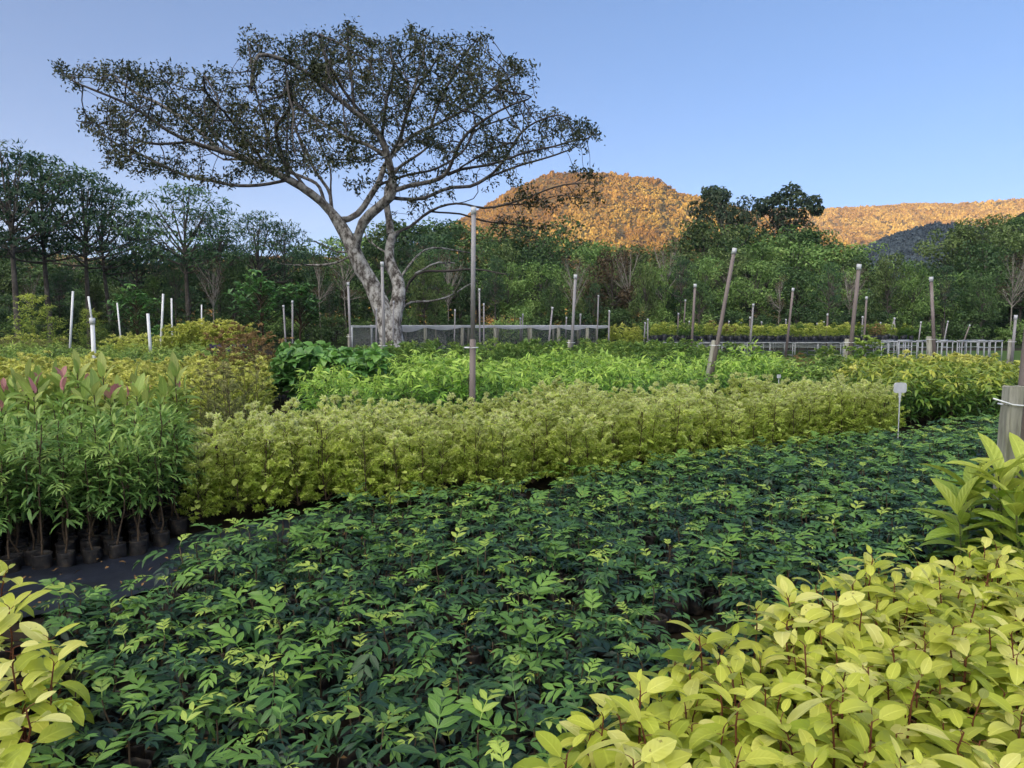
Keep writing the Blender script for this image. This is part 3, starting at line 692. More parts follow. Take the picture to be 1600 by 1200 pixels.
def bush(seed, h, r, ntw, lpt, ll, lw, mode='kite', droop=.4, zlo=.3, tone=(.2, .85), tsd=.12, flat=.0, leafup=.2, nseg=2, top=.35, z0=.05, stemr=.003, esd=.35):
    """leafy plant: twigs from a main stem, leaves along the twigs; returns (foliage MB, stem MB)"""
    rg = np.random.default_rng(seed); fo, st = MB(), MB()
    tube(st, wobble(z0, h * .85, 6, .012 * h, rg), np.linspace(stemr * 1.6, stemr * .7, 6), 4)
    P, D, Z = [], [], []
    for k in range(ntw):
        u = (k + .5) / ntw; az = k * 2.4 + rg.normal(0, .4); zt = h * (zlo + (1 - zlo) * u) * rg.uniform(.9, 1.06)
        rr = r * (1 - u) ** top * rg.uniform(.65, 1.1) if u > .5 else r * rg.uniform(.55, 1.05)
        a = np.array([0, 0, max(z0, zt - rr * rg.uniform(.5, 1.1))]); b = np.array([rr * math.cos(az), rr * math.sin(az), zt])
        m = (a + b) / 2 + [0, 0, .08 * h * rg.uniform(0, 1)]; t = np.linspace(0, 1, 6)[:, None]
        pts = (1 - t) ** 2 * a + 2 * t * (1 - t) * m + t * t * b; tube(st, pts, np.linspace(stemr * .7, stemr * .35, 6), 3)
        tt = rg.uniform(.25, 1.0, lpt) ** .7; p = along(pts, tt); d = nrm(b - m)[None] * .5 + sph(rg.uniform(0, 6.28, lpt), rg.normal(leafup, esd, lpt))
        P.append(p); D.append(d); Z.append(p[:, 2] / h)
    P, D, Z = np.concatenate(P), nrm(np.concatenate(D)), np.concatenate(Z); n = len(P)
    ton = np.clip(tone[0] + (tone[1] - tone[0]) * Z ** 1.5 + rg.normal(0, tsd, n), 0, 1); L = ll * rg.uniform(.7, 1.25, n); U = UPV + rg.normal(0, .3, (n, 3))
    if mode == 'kite': kite_batch(fo, P, D, U, L, L * lw / ll, ton, droop=droop * .5)
    elif mode in ('tri', 'tri3'):                                     # small compound leaf: three to five leaflets
        for sgn in ((-.9, -.4, 0, .4, .9) if mode == 'tri' else (-.8, 0, .8)):
            S = nrm(np.cross(D, U)); d = nrm(D * math.cos(sgn) + S * math.sin(sgn) + rg.normal(0, .12, D.shape)); k = .55 + .45 * math.cos(sgn)
            kite_batch(fo, P + d * .2 * ll, d, U + rg.normal(0, .7, U.shape), L * k, L * k * lw / ll, ton, droop=droop * .5)
    else: leaf_batch(fo, P, D, U, L, L * lw / ll, droop * rg.uniform(.5, 1.4, n), .25, ton, mode, nseg, mid=nseg > 2)
    return fo, st
def one(fo, st, name, mats):                                # foliage and stem as one mesh (for plants too small to show parts)
    mb = MB(); a = fo.arrays(); b = st.arrays(); mb.add(a[0], a[1], a[2], 0); mb.add(b[0], b[1], b[2], 1); return mb.mesh(name, mats)

def place(pts, variants, name, label, cat, group, smin=.9, smax=1.1, zfun=None, s0=1.0):
    out = []
    for k, p in enumerate(pts):
        v = variants[int(rng.integers(len(variants)))]; s = s0 * rng.uniform(smin, smax) * (zfun(p) if zfun else 1.0); rz = rng.uniform(0, 6.28)
        lb = label(p) if callable(label) else label
        if isinstance(v, dict):
            o = thing(name, lb, cat, (p[0], p[1], .005), rz, group, s)
            o.rotation_euler = (rng.normal(0, .03), rng.normal(0, .03), rz)
            for pn, me in v.items(): link(pn, me, o)
        else:
            o = link(name, v, None, (p[0], p[1], .005)); o.rotation_euler = (rng.normal(0, .03), rng.normal(0, .03), rz); o.scale = (s, s, s * rng.uniform(.94, 1.06)); tag(o, lb, cat, group)
        out.append(o)
    return out

# ---- A
VA = [mk_yellow(i) for i in range(10)]
polyA = pxpoly([(835, 1330), (850, 1200), (925, 1085), (1070, 1010), (1230, 925), (1390, 868), (1600, 858), (1800, 860), (1900, 1330)], .42)
ptsA = scatter(polyA, .102, .3, .35)
place(ptsA, VA, 'potted_seedling', 'yellow-leaved seedling with a red stem in the dense block below the wooden post', 'seedling', 'yellow-leaved seedlings in the block by the wooden post', .8, 1.08)
extra = [gnd(938, 1120, .42)[:2], gnd(1090, 1030, .40)[:2], gnd(1245, 940, .42)[:2], gnd(1010, 1110, .4)[:2]]
place(np.array(extra), VA[:4], 'potted_seedling', 'tall yellow-leaved seedling standing out at the edge of the yellow block', 'seedling', 'taller yellow-leaved seedlings on the edge of the block', 1.0, 1.1)
polyA2 = pxpoly([(-160, 905), (-20, 900), (60, 925), (105, 985), (70, 1080), (40, 1200), (10, 1330), (-200, 1330)], .42)
ptsA2 = scatter(polyA2, .2, .2, .4)
place(ptsA2, VA, 'potted_seedling', 'yellow-leaved seedling in the small clump beside the black ground sheet', 'seedling', 'yellow-leaved seedlings in the corner clump', .95, 1.2)
# ---- B
VB = [mk_pinnate(i) for i in range(14)]
polyB = np.array([(-1.2, .9), (-1.6, 2.0), (-2.05, 3.05), (-1.95, 3.5), (-1.95, 4.0), (-1.42, 4.6), (-1.3, 5.1), (.1, 5.75), (2.0, 7.05), (4.9, 8.75), (6.9, 10.1), (7.4, 9.4), (4.1, 5.9), (3.1, 5.0), (2.4, 3.7), (2.6, 3.0), (1.4, 2.2), (.5, 1.0)])
CXY = np.array([(2.3, 3.7), (2.55, 3.72), (2.85, 3.7), (2.5, 3.93)])
ptsB = np.array([p for p in scatter(polyB, .122, .45, .36) if not inpoly(polyA, p) and not inpoly(polyA2, p) and np.linalg.norm(CXY - p, axis=1).min() > .2])
def inframe(p, z=.25, m=60):
    x, y, f = proj((p[0], p[1], z)); return f > .3 and -m < x < 1600 + m and y < 1200 + m
vis = np.array([p for p in ptsB if inframe(p)]); vis = vis[np.argsort(np.hypot(vis[:, 0], vis[:, 1]))]
vis = np.array([p for p in vis if noise.noise(Vector((p[0] * 1.9, p[1] * 1.9, 5))) > -.34]); near, far = vis[:295], vis[295:]
place(near, VB, 'pinnate_seedling', 'dark green seedling with pinnate leaves in a black bag, in the low central bed', 'seedling', 'pinnate seedlings of the low central bed', .58, 1.04)
mb = MB(); ids = rng.integers(0, len(PIN), len(far))
for i, (st, fo) in enumerate(PIN):
    q = far[ids == i]; n = len(q)
    if n == 0: continue
    a = rng.uniform(0, 6.28, n); s = rng.uniform(.6, 1.04, n); M3 = np.zeros((n, 3, 3)); M3[:, 0, 0] = np.cos(a) * s; M3[:, 0, 1] = -np.sin(a) * s; M3[:, 1, 0] = np.sin(a) * s; M3[:, 1, 1] = np.cos(a) * s; M3[:, 2, 2] = s
    T = np.column_stack([q, np.full(n, .005)]); A = fo.arrays(); mb.copies(A, M3, T)
    t_ = np.repeat(rng.uniform(-.07, .07, n), len(A[0])); mb.l[-1] = mb.l[-1] + np.stack([t_, 0 * t_, 0 * t_], -1).astype(np.float32)
    A = st.arrays(); A = (A[0], A[1], A[2], A[3] + 1); mb.copies(A, M3, T); A = BAGL.arrays(); A = (A[0], A[1], A[2], A[3] + 2); mb.copies(A, M3, T)
o = link('seedling_bed', mb.mesh('seedling_bed', [M_dark, M_stem, M_bag, M_tsoil])); o['kind'] = 'stuff'
tag(o, 'mass of dark green pinnate seedlings filling the far half of the low bed', 'seedling bed', 'pinnate seedlings of the low central bed')
# ---- C
VC = [mk_lance(i) for i in range(5)]
ptsC = np.array([(2.22, 3.7), (2.3, 3.88), (2.36, 3.58), (2.44, 3.76), (2.5, 3.92), (2.52, 3.6), (2.6, 3.75), (2.68, 3.58), (2.7, 3.9), (2.76, 3.72), (2.86, 3.6), (2.9, 3.82), (3.0, 3.68), (2.4, 4.0), (2.95, 3.98)]) + np.array([.15, 0])
place(ptsC, VC, 'lance_leaved_plant', 'young plant with long arching green leaves in the clump below the wooden post', 'potted plant', 'lance-leaved plants below the wooden post', 1.0, 1.24)
# ---- D
VD = [mk_sapling(i) for i in range(8)]
polyD = np.array([(-2.75, 4.22), (-2.3, 4.6), (-2.34, 5.5), (-3.0, 5.95), (-5.2, 5.5), (-5.2, 3.75), (-3.6, 3.85)])
ptsD = scatter(polyD, .135, .55, .2)
place(ptsD, VD, 'potted_sapling', 'tall bare-stemmed sapling with feathery green leaves in a black bag by the ground sheet', 'sapling', 'tall green saplings behind the black ground sheet', .9, 1.1)
# ---- E
VE = [mk_flush(i) for i in range(7)]
polyE = np.array([(-2.95, 5.95), (-2.75, 6.7), (-5.6, 7.1), (-6.2, 5.6), (-4.6, 5.6)])
ptsE = scatter(polyE, .19, .2, .3)
place(ptsE, VE, 'flushing_sapling', 'broad-leaved light green sapling, some young leaves flushed pink, behind the tall green saplings', 'sapling', 'broad-leaved saplings with pink young leaves', .92, 1.1)

def bed_noise(amp, sc, seed):
    return lambda p: 1 + amp * noise.noise(Vector((p[0] * sc, p[1] * sc, seed)))
# ---- F
VF = []
for i in range(7):
    fo, st = bush(700 + i, .66, .2, 26, 38, .027, .011, 'tri3', .5, .18, (.12, .88), .18, z0=.1, esd=.8, leafup=.35)
    rg = np.random.default_rng(i); n = 12; az = rg.uniform(0, 6.28, n); p = np.column_stack([.06 * np.cos(az), .06 * np.sin(az), rg.uniform(.16, .34, n)])
    leaf_batch(fo, p, sph(az, rg.normal(.1, .3, n)), UPV + rg.normal(0, .2, (n, 3)), .06, .042, .7, .2, rg.uniform(.25, .55, n), 'ellip', 3)
    VF.append({'foliage': fo.mesh('feathery_foliage', M_feath), 'stem': st.mesh('feathery_stem', M_stem)})
polyF = np.array([(-2.4, 5.05), (-1.2, 5.45), (.1, 5.95), (1.0, 6.5), (2.0, 7.3), (3.4, 8.2), (4.75, 9.0), (5.3, 9.9), (4.9, 10.4), (3.4, 10.2), (1.7, 9.4), (.3, 8.6), (-1.1, 7.7), (-2.3, 6.7), (-2.5, 5.9)])
ptsF = scatter(polyF, .222, .52, .25)
print('F', len(ptsF), 'A', len(ptsA), 'A2', len(ptsA2), 'Bnear', len(near), 'Bfar', len(far), 'D', len(ptsD), 'E', len(ptsE))
place(ptsF, VF, 'feathery_seedling', 'bushy yellow-green feathery plant in the long hedge-like block crossing the middle', 'potted plant', 'feathery yellow-green plants of the long block', .96, 1.16, bed_noise(.22, .9, 3))
# ---- G glossy drooping leaves beyond the sign
def singles(nv, seed, mats, nm, **k): return [one(*bush(seed + i, **k), nm, mats) for i in range(nv)]
VG = singles(4, 800, [M_glossy, M_stem], 'glossy_plant', h=.72, r=.26, ntw=16, lpt=8, ll=.15, lw=.04, mode='lance', droop=1.2, zlo=.25, tone=(.0, .8), nseg=3)
polyG = pxpoly([(1395, 610), (1480, 588), (1600, 585), (1700, 600), (1700, 655), (1560, 640), (1490, 652), (1420, 660)], .55)
ptsG = scatter(np.array([(5.1, 9.9), (5.2, 11.2), (6.5, 14.5), (9.6, 15.5), (11.5, 14.0), (8.6, 11.2), (6.9, 10.2)]), .34, .5)
place(ptsG, VG, 'glossy_plant', 'plant with long drooping yellow-tipped leaves in the block beyond the white plant label', 'potted plant', 'drooping glossy plants beyond the white label', .9, 1.1, bed_noise(.2, .8, 7))
# ---- H bright green drooping plants
VH = singles(6, 830, [M_droop, M_stem], 'drooping_plant', h=.8, r=.27, ntw=17, lpt=11, ll=.125, lw=.032, mode='lance', droop=1.1, zlo=.22, tone=(.1, .9), nseg=2)
polyH = np.array([(-2.9, 8.9), (-1.6, 9.0), (.2, 9.6), (2.2, 10.9), (4.0, 11.8), (5.6, 13.2), (5.4, 16.5), (2.0, 17.0), (-1.0, 15.8), (-2.5, 13.6), (-3.0, 11.5)])
ptsH = np.array([p for p in scatter(polyH, .40, .5, .3) if noise.noise(Vector((p[0] * .7, p[1] * .7, 2.2))) > -.42])
place(ptsH, VH, 'drooping_plant', 'bright green plant with drooping narrow leaves behind the yellow-green block', 'potted plant', 'bright green drooping plants behind the yellow-green block', .88, 1.12, bed_noise(.35, .55, 11))
# ---- I wispy olive shrubs
VI = singles(3, 860, [M_olive, M_stem], 'wispy_shrub', h=1.05, r=.3, ntw=26, lpt=26, ll=.035, lw=.012, mode='kite', zlo=.25, tone=(.1, .8), leafup=.7, top=.6)
ptsI = scatter(np.array([(-3.6, 7.6), (-2.75, 7.5), (-2.75, 8.7), (-3.7, 8.9)]), .34)
place(ptsI, VI, 'wispy_shrub', 'wispy olive shrub with thin upright twigs between the pink-flushed saplings and the drooping plants', 'shrub', 'wispy olive shrubs', .9, 1.08)
# ---- J yellow feathery bed, left
VJ = singles(5, 880, [M_yg, M_stem], 'yellow_bed_plant', h=.78, r=.3, ntw=20, lpt=16, ll=.05, lw=.022, mode='tri', zlo=.2, tone=(.2, .9))
polyJ = np.array([(-3.9, 9.2), (-3.4, 10.5), (-5.0, 15.2), (-12.5, 16.0), (-9.0, 9.4), (-7.0, 8.2), (-4.6, 8.3)])
ptsJ = scatter(polyJ, .45, .3)
place(ptsJ, VJ, 'yellow_bed_plant', 'pale yellow-green feathery plant in the block in front of the leaning white pipe', 'potted plant', 'pale yellow-green plants around the leaning white pipe', .9, 1.12, bed_noise(.2, .6, 15))
# ---- K dark green bed behind it
VK = singles(5, 900, [M_mid, M_stem], 'leafy_plant', h=.72, r=.42, ntw=18, lpt=12, ll=.12, lw=.04, mode='lance', droop=.9, zlo=.2, tone=(.05, .85), nseg=2)
ptsK = scatter(np.array([(-13.2, 17), (-5.6, 16.3), (-6.6, 19.5), (-9.0, 25), (-17.5, 25), (-15, 19)]), .66, .2)
place(ptsK, VK, 'leafy_plant', 'low leafy green plant in the wide bed behind the pale yellow-green block', 'potted plant', 'low leafy green plants of the wide bed', .9, 1.15, bed_noise(.2, .4, 19))
# ---- L big heart-shaped leaves
VL = singles(3, 920, [M_big, M_gstem], 'big_leaved_plant', h=1.05, r=.34, ntw=15, lpt=7, ll=.21, lw=.14, mode='heart', droop=1.1, zlo=.3, tone=(.05, .8), nseg=3)
ptsL = scatter(np.array([(-4.3, 12.7), (-2.3, 12.5), (-2.5, 14.6), (-4.5, 15.0)]), .40)
place(ptsL, VL, 'big_leaved_plant', 'dark green plant with large heart-shaped leaves near the foot of the big tree', 'potted plant', 'large-leaved dark green plants', .88, 1.08)
# ---- M russet shrubs
VM = singles(3, 940, [M_red, M_stem], 'russet_shrub', h=1.15, r=.36, ntw=22, lpt=22, ll=.06, lw=.02, mode='kite', zlo=.2, tone=(.1, .9), leafup=.5)
ptsM = scatter(np.array([(-5.5, 12.8), (-4.3, 12.6), (-4.5, 14.6), (-6.2, 14.8)]), .5)
place(ptsM, VM, 'russet_shrub', 'reddish-brown shrub beside the large heart-leaved plants', 'shrub', 'reddish-brown shrubs', 1.05, 1.35)
# ---- N olive green strip before the net shelter
VN = singles(5, 960, [M_mid, M_stem], 'bushy_bed_plant', h=.85, r=.5, ntw=22, lpt=14, ll=.11, lw=.045, mode='kite', zlo=.2, tone=(.0, .7))
ptsN = scatter(np.array([(-3.6, 18.5), (5.6, 17.9), (6.2, 21), (6.5, 26), (-5.0, 26.5), (-4.6, 21)]), .74, .1)
place(ptsN, VN, 'bushy_bed_plant', 'olive green bushy plant in the strip before the net shelter', 'potted plant', 'olive bushy plants before the net shelter', .85, 1.15, bed_noise(.3, .35, 23))
# ---- O mixed patch at the right
ptsO = scatter(np.array([(5.7, 12.8), (4.4, 12.0), (5.9, 17.8), (8.0, 18.0), (7.2, 14.5)]), .5)
place(ptsO, VK, 'leafy_plant', 'fresh green weedy plant around the leaning pole with a grey wooden post', 'potted plant', 'fresh green plants around the leaning pole', .85, 1.15)
VO = singles(4, 980, [M_yg, M_stem], 'pale_yellow_plant', h=.7, r=.32, ntw=18, lpt=14, ll=.06, lw=.028, mode='tri', zlo=.2, tone=(.3, 1.0))
ptsO2 = scatter(np.array([(5.4, 10.6), (6.3, 14.3), (7.4, 14.6), (8.2, 17.6), (12.2, 18.2), (10.0, 15.6), (6.4, 14.0), (5.6, 11.2)]), .42)
place(ptsO2, VO, 'pale_yellow_plant', 'pale yellow plant in the patch between the drooping plants and the gravel road', 'potted plant', 'pale yellow plants before the gravel road', .85, 1.15)
VMs = singles(2, 990, [M_red, M_stem], 'reddish_plant', h=.75, r=.3, ntw=18, lpt=18, ll=.06, lw=.025, mode='kite', zlo=.2, tone=(.3, 1))
place(scatter(np.array([(5.8, 15.4), (7.6, 15.6), (7.8, 16.6), (6.2, 16.6)]), .5), VMs, 'reddish_plant', 'reddish-tipped plant in the patch behind the leaning pole', 'potted plant', 'reddish plants behind the leaning pole', .9, 1.1)
VS = singles(1, 995, [M_mid, M_stem], 'rounded_shrub', h=1.25, r=.62, ntw=46, lpt=24, ll=.1, lw=.045, mode='kite', zlo=.12, tone=(.0, .75))
for p, s in (((7.25, 15.1), 1.0), ((6.75, 15.6), .8)):
    place(np.array([p]), VS, 'rounded_shrub', 'dense dark green shrub swallowing the foot of a wooden post' if s == 1 else 'smaller leafy shrub leaning on the dense dark green shrub', 'shrub', None, 1, 1, None, s)

# ------------------------------------------------------------------ far beds on the left
VP = singles(3, 1010, [M_olive, M_stem], 'brownish_plant', h=.8, r=.55, ntw=22, lpt=18, ll=.1, lw=.035, mode='kite', zlo=.2, tone=(.0, .8))
place(scatter(np.array([(-24, 30), (-19, 27), (-17.5, 29), (-23, 34)]), .75), VP, 'brownish_plant', 'brownish olive plant in the far bed below the tall thin-trunked tree', 'potted plant', 'brownish plants of the far bed', .8, 1.1)
VP2 = singles(3, 1020, [M_yg, M_stem], 'yellow_far_plant', h=1.0, r=.5, ntw=22, lpt=18, ll=.12, lw=.045, mode='kite', zlo=.2, tone=(.1, .8))
place(scatter(np.array([(-27, 33.5), (-21.5, 33), (-21, 35), (-27, 36)]), .8), VP2, 'yellow_far_plant', 'yellowish plant in the strip at the foot of the tall thin-trunked tree', 'potted plant', 'yellowish plants under the tall thin-trunked tree', .8, 1.1)
place(scatter(np.array([(-15.8, 27), (-12.8, 27), (-12.9, 30), (-16.2, 30)]), .75), VP2, 'yellow_far_plant', 'yellow-green plant in the far bed around the short white pipe', 'potted plant', 'yellow-green plants around the short white pipe', .85, 1.15)
VB2 = singles(1, 1030, [M_yg, M_stem], 'bamboo_clump', h=2.9, r=1.35, ntw=70, lpt=30, ll=.2, lw=.05, mode='lance', droop=.9, zlo=.15, tone=(.0, .45))
place(np.array([(-20.3, 31.5)]), VB2, 'bamboo_clump', 'large yellow-green bamboo-like bush beside the tall white pipe', 'bush', None, 1, 1)
place(np.array([(-18.4, 31.8)]), VB2, 'bamboo_clump', 'smaller yellow-green bush close behind the leaning white pipe', 'bush', None, .72, .72)
VB3 = singles(1, 1035, [M_big, M_stem], 'dark_bush', h=1.5, r=.9, ntw=50, lpt=24, ll=.16, lw=.08, mode='kite', zlo=.1, tone=(.0, .5))
for i, p in enumerate([(-15.1, 31.5), (-13.9, 31.2)]):
    place(np.array([p]), VB3, 'dark_bush', ('dark green rounded bush behind the two thin white pipes', 'dark green rounded bush next to the bright block')[i], 'bush', None, .9, 1.05)

# ------------------------------------------------------------------ nursery tables and the plants on them
M_tube = noise_mat('white_tube', [(.3, (.22, .23, .25)), (.6, (.36, .37, .39)), (.8, (.46, .47, .49))], 9, .5, .4)
M_tray = noise_mat('black_tray', [(.3, (.010, .011, .016)), (.7, (.03, .032, .042))], 12, .45, .4)
def table(x, y, L, W, H, rz, label, group=None, empty=False):
    t = thing('nursery_table', label, 'table', (x, y, 0), rz, group)
    r = .021
    for sx in (-1, 0, 1):
        mb = MB(); 
        for sy in (-1, 1): rod(mb, (sx * L / 2, sy * W / 2, 0), (sx * L / 2, sy * W / 2, H - r), r, None, 8)
        rod(mb, (sx * L / 2, -W / 2, H - r), (sx * L / 2, W / 2, H - r), r * .98, None, 8); rod(mb, (sx * L / 2, -W / 2, .08), (sx * L / 2, W / 2, .08), r * .9, None, 8)
        part('leg_frame', mb.mesh('leg_frame', M_tube), t)
    mb = MB()
    for sy in (-1, 1):
        rod(mb, (-L / 2 - .05, sy * W / 2, H + r), (L / 2 + .05, sy * W / 2, H + r), r, None, 8); rod(mb, (-L / 2, sy * W / 2, H * .72), (L / 2, sy * W / 2, H * .72), r * .7, None, 8)
    part('rail', mb.mesh('rail', M_tube), t)
    if not empty:
        mb = MB(); box(mb, (0, 0, H + 2 * r + .02), (L - .04, W - .05, .035)); part('bench_top', mb.mesh('bench_top', M_tray), t)
    return t
def tbag(r, h):
    mb = MB(); lathe(mb, [(r * .9, 0), (r, h * .5), (r * .95, h), (r * .02, h)], 8, 1); return mb
def pot_plant(seed, mat, **k):
    fo, st = bush(seed, **k); mb = MB(); a = fo.arrays(); mb.add(a[0] + np.array([0, 0, .2], np.float32), a[1], a[2], 0); b = tbag(.1, .22).arrays(); mb.add(b[0], b[1], b[2], 1); return mb.mesh('bench_plant', [mat, M_tray])
kinds = [pot_plant(1050, M_yg, h=.5, r=.24, ntw=16, lpt=14, ll=.09, lw=.03, mode='kite', zlo=.1, tone=(.1, .8)), pot_plant(1051, M_mid, h=.5, r=.24, ntw=16, lpt=14, ll=.09, lw=.035, mode='kite', zlo=.1, tone=(.1, .9)),
         pot_plant(1052, M_glossy, h=.55, r=.24, ntw=16, lpt=14, ll=.1, lw=.035, mode='kite', zlo=.1, tone=(.1, .9)), pot_plant(1053, M_red, h=.5, r=.24, ntw=16, lpt=14, ll=.08, lw=.03, mode='kite', zlo=.1, tone=(.2, .9))]
klab = ['yellow plants', 'mid green plants', 'olive glossy plants', 'reddish plants']
tabs = []
for row, (Yr, x0, x1) in enumerate(((33.0, 6.2, 18.6), (35.6, 6.8, 20.4), (38.2, 7.2, 21.6))):
    n = int((x1 - x0) / 2.1)
    for i in range(n):
        x = x0 + 1.0 + i * 2.1; y = Yr - .02 * (x - 6)
        table(x, y, 2.0, 1.2, .62, -.02, 'white-tubed table with a black bench top in the %s row of raised benches' % ('front', 'second', 'third')[row], 'white-tubed benches under the forest, %s row' % ('front', 'second', 'third')[row])
        tabs.append((x, y, row))
for row in range(3):
    for (x, y, r_) in tabs:
        if r_ != row: continue
        for a in range(5):
            for b in range(2):
                xx = x - .84 + a * .42 + rng.normal(0, .03); yy = y - .28 + b * .56; q = noise.noise(Vector((xx * .33 + row * 7, row * 3.1, 1)))
                k = 1 if q < -.18 else 0 if q < .16 else 2 if q < .34 else 3
                o = link('bench_plant', kinds[k], None, (xx, yy, .62 + .094)); o.rotation_euler = (0, 0, rng.uniform(0, 6.28)); s = rng.uniform(.85, 1.2); o.scale = (s, s, s * rng.uniform(.8, 1.1))
                tag(o, '%s in a black bag on the %s row of raised benches' % (('small yellow plant', 'small mid green plant', 'small olive plant', 'small reddish plant')[k], ('front', 'second', 'third')[row]), 'potted plant', '%s on the raised benches, %s row' % (klab[k], ('front', 'second', 'third')[row]))
# empty trestle frames at the road's edge
for i, (px, tilt) in enumerate([(1400, 0), (1432, .1), (1464, .05), (1494, .12), (1522, 0), (1548, -.1)]):
    p = atY(px, 560, 27.6); t = table(p[0], 27.6 + .3 * (i % 2), .75, .7, .82, .5 + tilt, 'bare white tube trestle standing at the edge of the gravel road', 'bare white trestles at the road edge', True)
# tall yellow plants at the end of the benches and the raised block on the left
VT = singles(2, 1060, [M_yg, M_stem], 'tall_yellow_plant', h=1.35, r=.4, ntw=26, lpt=20, ll=.12, lw=.04, mode='kite', zlo=.1, tone=(.0, .8))
place(scatter(np.array([(4.7, 33), (6.2, 33), (6.2, 35), (4.7, 35)]), .6), VT, 'tall_yellow_plant', 'tall brownish yellow plant at the corner where the net shelter meets the benches', 'potted plant', 'tall yellow plants between net shelter and benches', .9, 1.1)
VR = singles(3, 1065, [M_yg, M_stem], 'bright_plant', h=1.5, r=.42, ntw=30, lpt=20, ll=.12, lw=.045, mode='kite', zlo=.35, tone=(.1, .8))
place(scatter(np.array([(-12.9, 27.4), (-10.1, 27.4), (-10.1, 29.4), (-12.9, 29.4)]), .5, 0, .15), VR, 'bright_plant', 'bright yellow-green plant in the raised-looking block beside the dark crate', 'potted plant', 'bright yellow-green plants beside the dark crate', .95, 1.08)

# a dark crate and the black ground sheet
M_crate = noise_mat('purple_plastic', [(.3, (.02, .014, .05)), (.7, (.05, .035, .10))], 5, .45, .4)
mb = MB()
for z in (.06, .2, .34):
    for sx, sy, lx, ly in ((0, -1, .6, .03), (0, 1, .6, .03), (-1, 0, .03, .37), (1, 0, .03, .37)): box(mb, (sx * .285, sy * .2, z), (lx, ly, .09))
for sx in (-1, 1):
    for sy in (-1, 1): box(mb, (sx * .303, sy * .218, .2), (.04, .04, .4))
box(mb, (0, 0, .012), (.56, .36, .02))
p = atY(362, 540, 22.0); cr = link('plastic_crate', mb.mesh('plastic_crate', M_crate), None, (p[0], 22.0, .0)); cr.scale = (1.6, 1.6, 2.2); tag(cr, 'dark purple plastic crate beside the reddish-brown shrubs', 'crate')
M_sheet = noise_mat('black_ground_sheet', [(.3, (.008, .010, .016)), (.6, (.017, .021, .034)), (.8, (.034, .04, .058))], 3.5, .42, .5, .5, 'World', 6, (1, 1, 1), 0, .02)
nx, ny = 60, 16; P = np.zeros((ny, nx, 3)); a0, a1 = np.array([-2.95, 3.65]), np.array([-.9, 5.35]); dv = (a1 - a0); nv_ = nrm(np.array([dv[1], -dv[0]]))
for j in range(ny):
    for i in range(nx):
        q = a0 + dv * i / (nx - 1) + nv_ * (1.0 * (j / (ny - 1)) - .62); P[j, i] = (q[0], q[1], .022 + .012 * fbm(q[0] * 4, q[1] * 4) + .02 * max(0, noise.noise(Vector((q[0] * 2.2, q[1] * 5, 0)))))
mb = MB(); grid_mesh(mb, P); tag(link('ground_sheet', mb.mesh('ground_sheet', M_sheet)), 'wrinkled black plastic ground sheet between the saplings and the low bed', 'ground sheet')
M_ply = noise_mat('dead_leaf', [(.3, (.10, .055, .02)), (.7, (.26, .15, .06))], 20, .8, .2)
mb = MB(); q = []
for _ in range(130):
    t = rng.random(); c = a0 + dv * t + nv_ * rng.uniform(-.5, .4); q.append((c[0], c[1], .05 + rng.uniform(0, .01)))
for _ in range(500):
    c = vis[rng.integers(len(vis[:600]))] + rng.normal(0, .06, 2); q.append((c[0], c[1], .145 + rng.uniform(0, .01)))
q = np.array(q); n = len(q); leaf_batch(mb, q, sph(rng.uniform(0, 6.28, n), rng.normal(0, .2, n)), UPV + rng.normal(0, .3, (n, 3)), rng.uniform(.015, .045, n), rng.uniform(.006, .018, n), .6, .3, .5, 'ellip', 2)
o = link('fallen_leaves', mb.mesh('fallen_leaves', M_ply)); o['kind'] = 'stuff'; tag(o, 'small dry brown leaves littering the soil and ground sheet', 'leaf litter')

# ------------------------------------------------------------------ poles
M_pvc = noise_mat('grey_pipe', [(.3, (.17, .16, .165)), (.55, (.28, .265, .275)), (.75, (.37, .355, .37))], 3, .55, .35, stretch=(1, 1, .3))
M_pvcb = noise_mat('brown_pipe', [(.3, (.10, .078, .07)), (.55, (.19, .155, .145)), (.75, (.27, .235, .23))], 3, .6, .3, stretch=(1, 1, .3))
M_white = noise_mat('white_pipe', [(.3, (.55, .56, .58)), (.7, (.80, .80, .81))], 4, .45, .4)
M_cap = noise_mat('pipe_cap', [(.3, (.40, .41, .44)), (.7, (.58, .59, .62))], 6, .45, .4)
M_post = noise_mat('weathered_post', [(.3, (.12, .115, .095)), (.5, (.25, .245, .20)), (.7, (.37, .36, .31))], 9, .9, .15, .5, stretch=(3, 3, .35), dist=.01)
M_wire = noise_mat('white_cord', [(.3, (.6, .62, .65)), (.7, (.8, .8, .82))], 20, .5, .3)
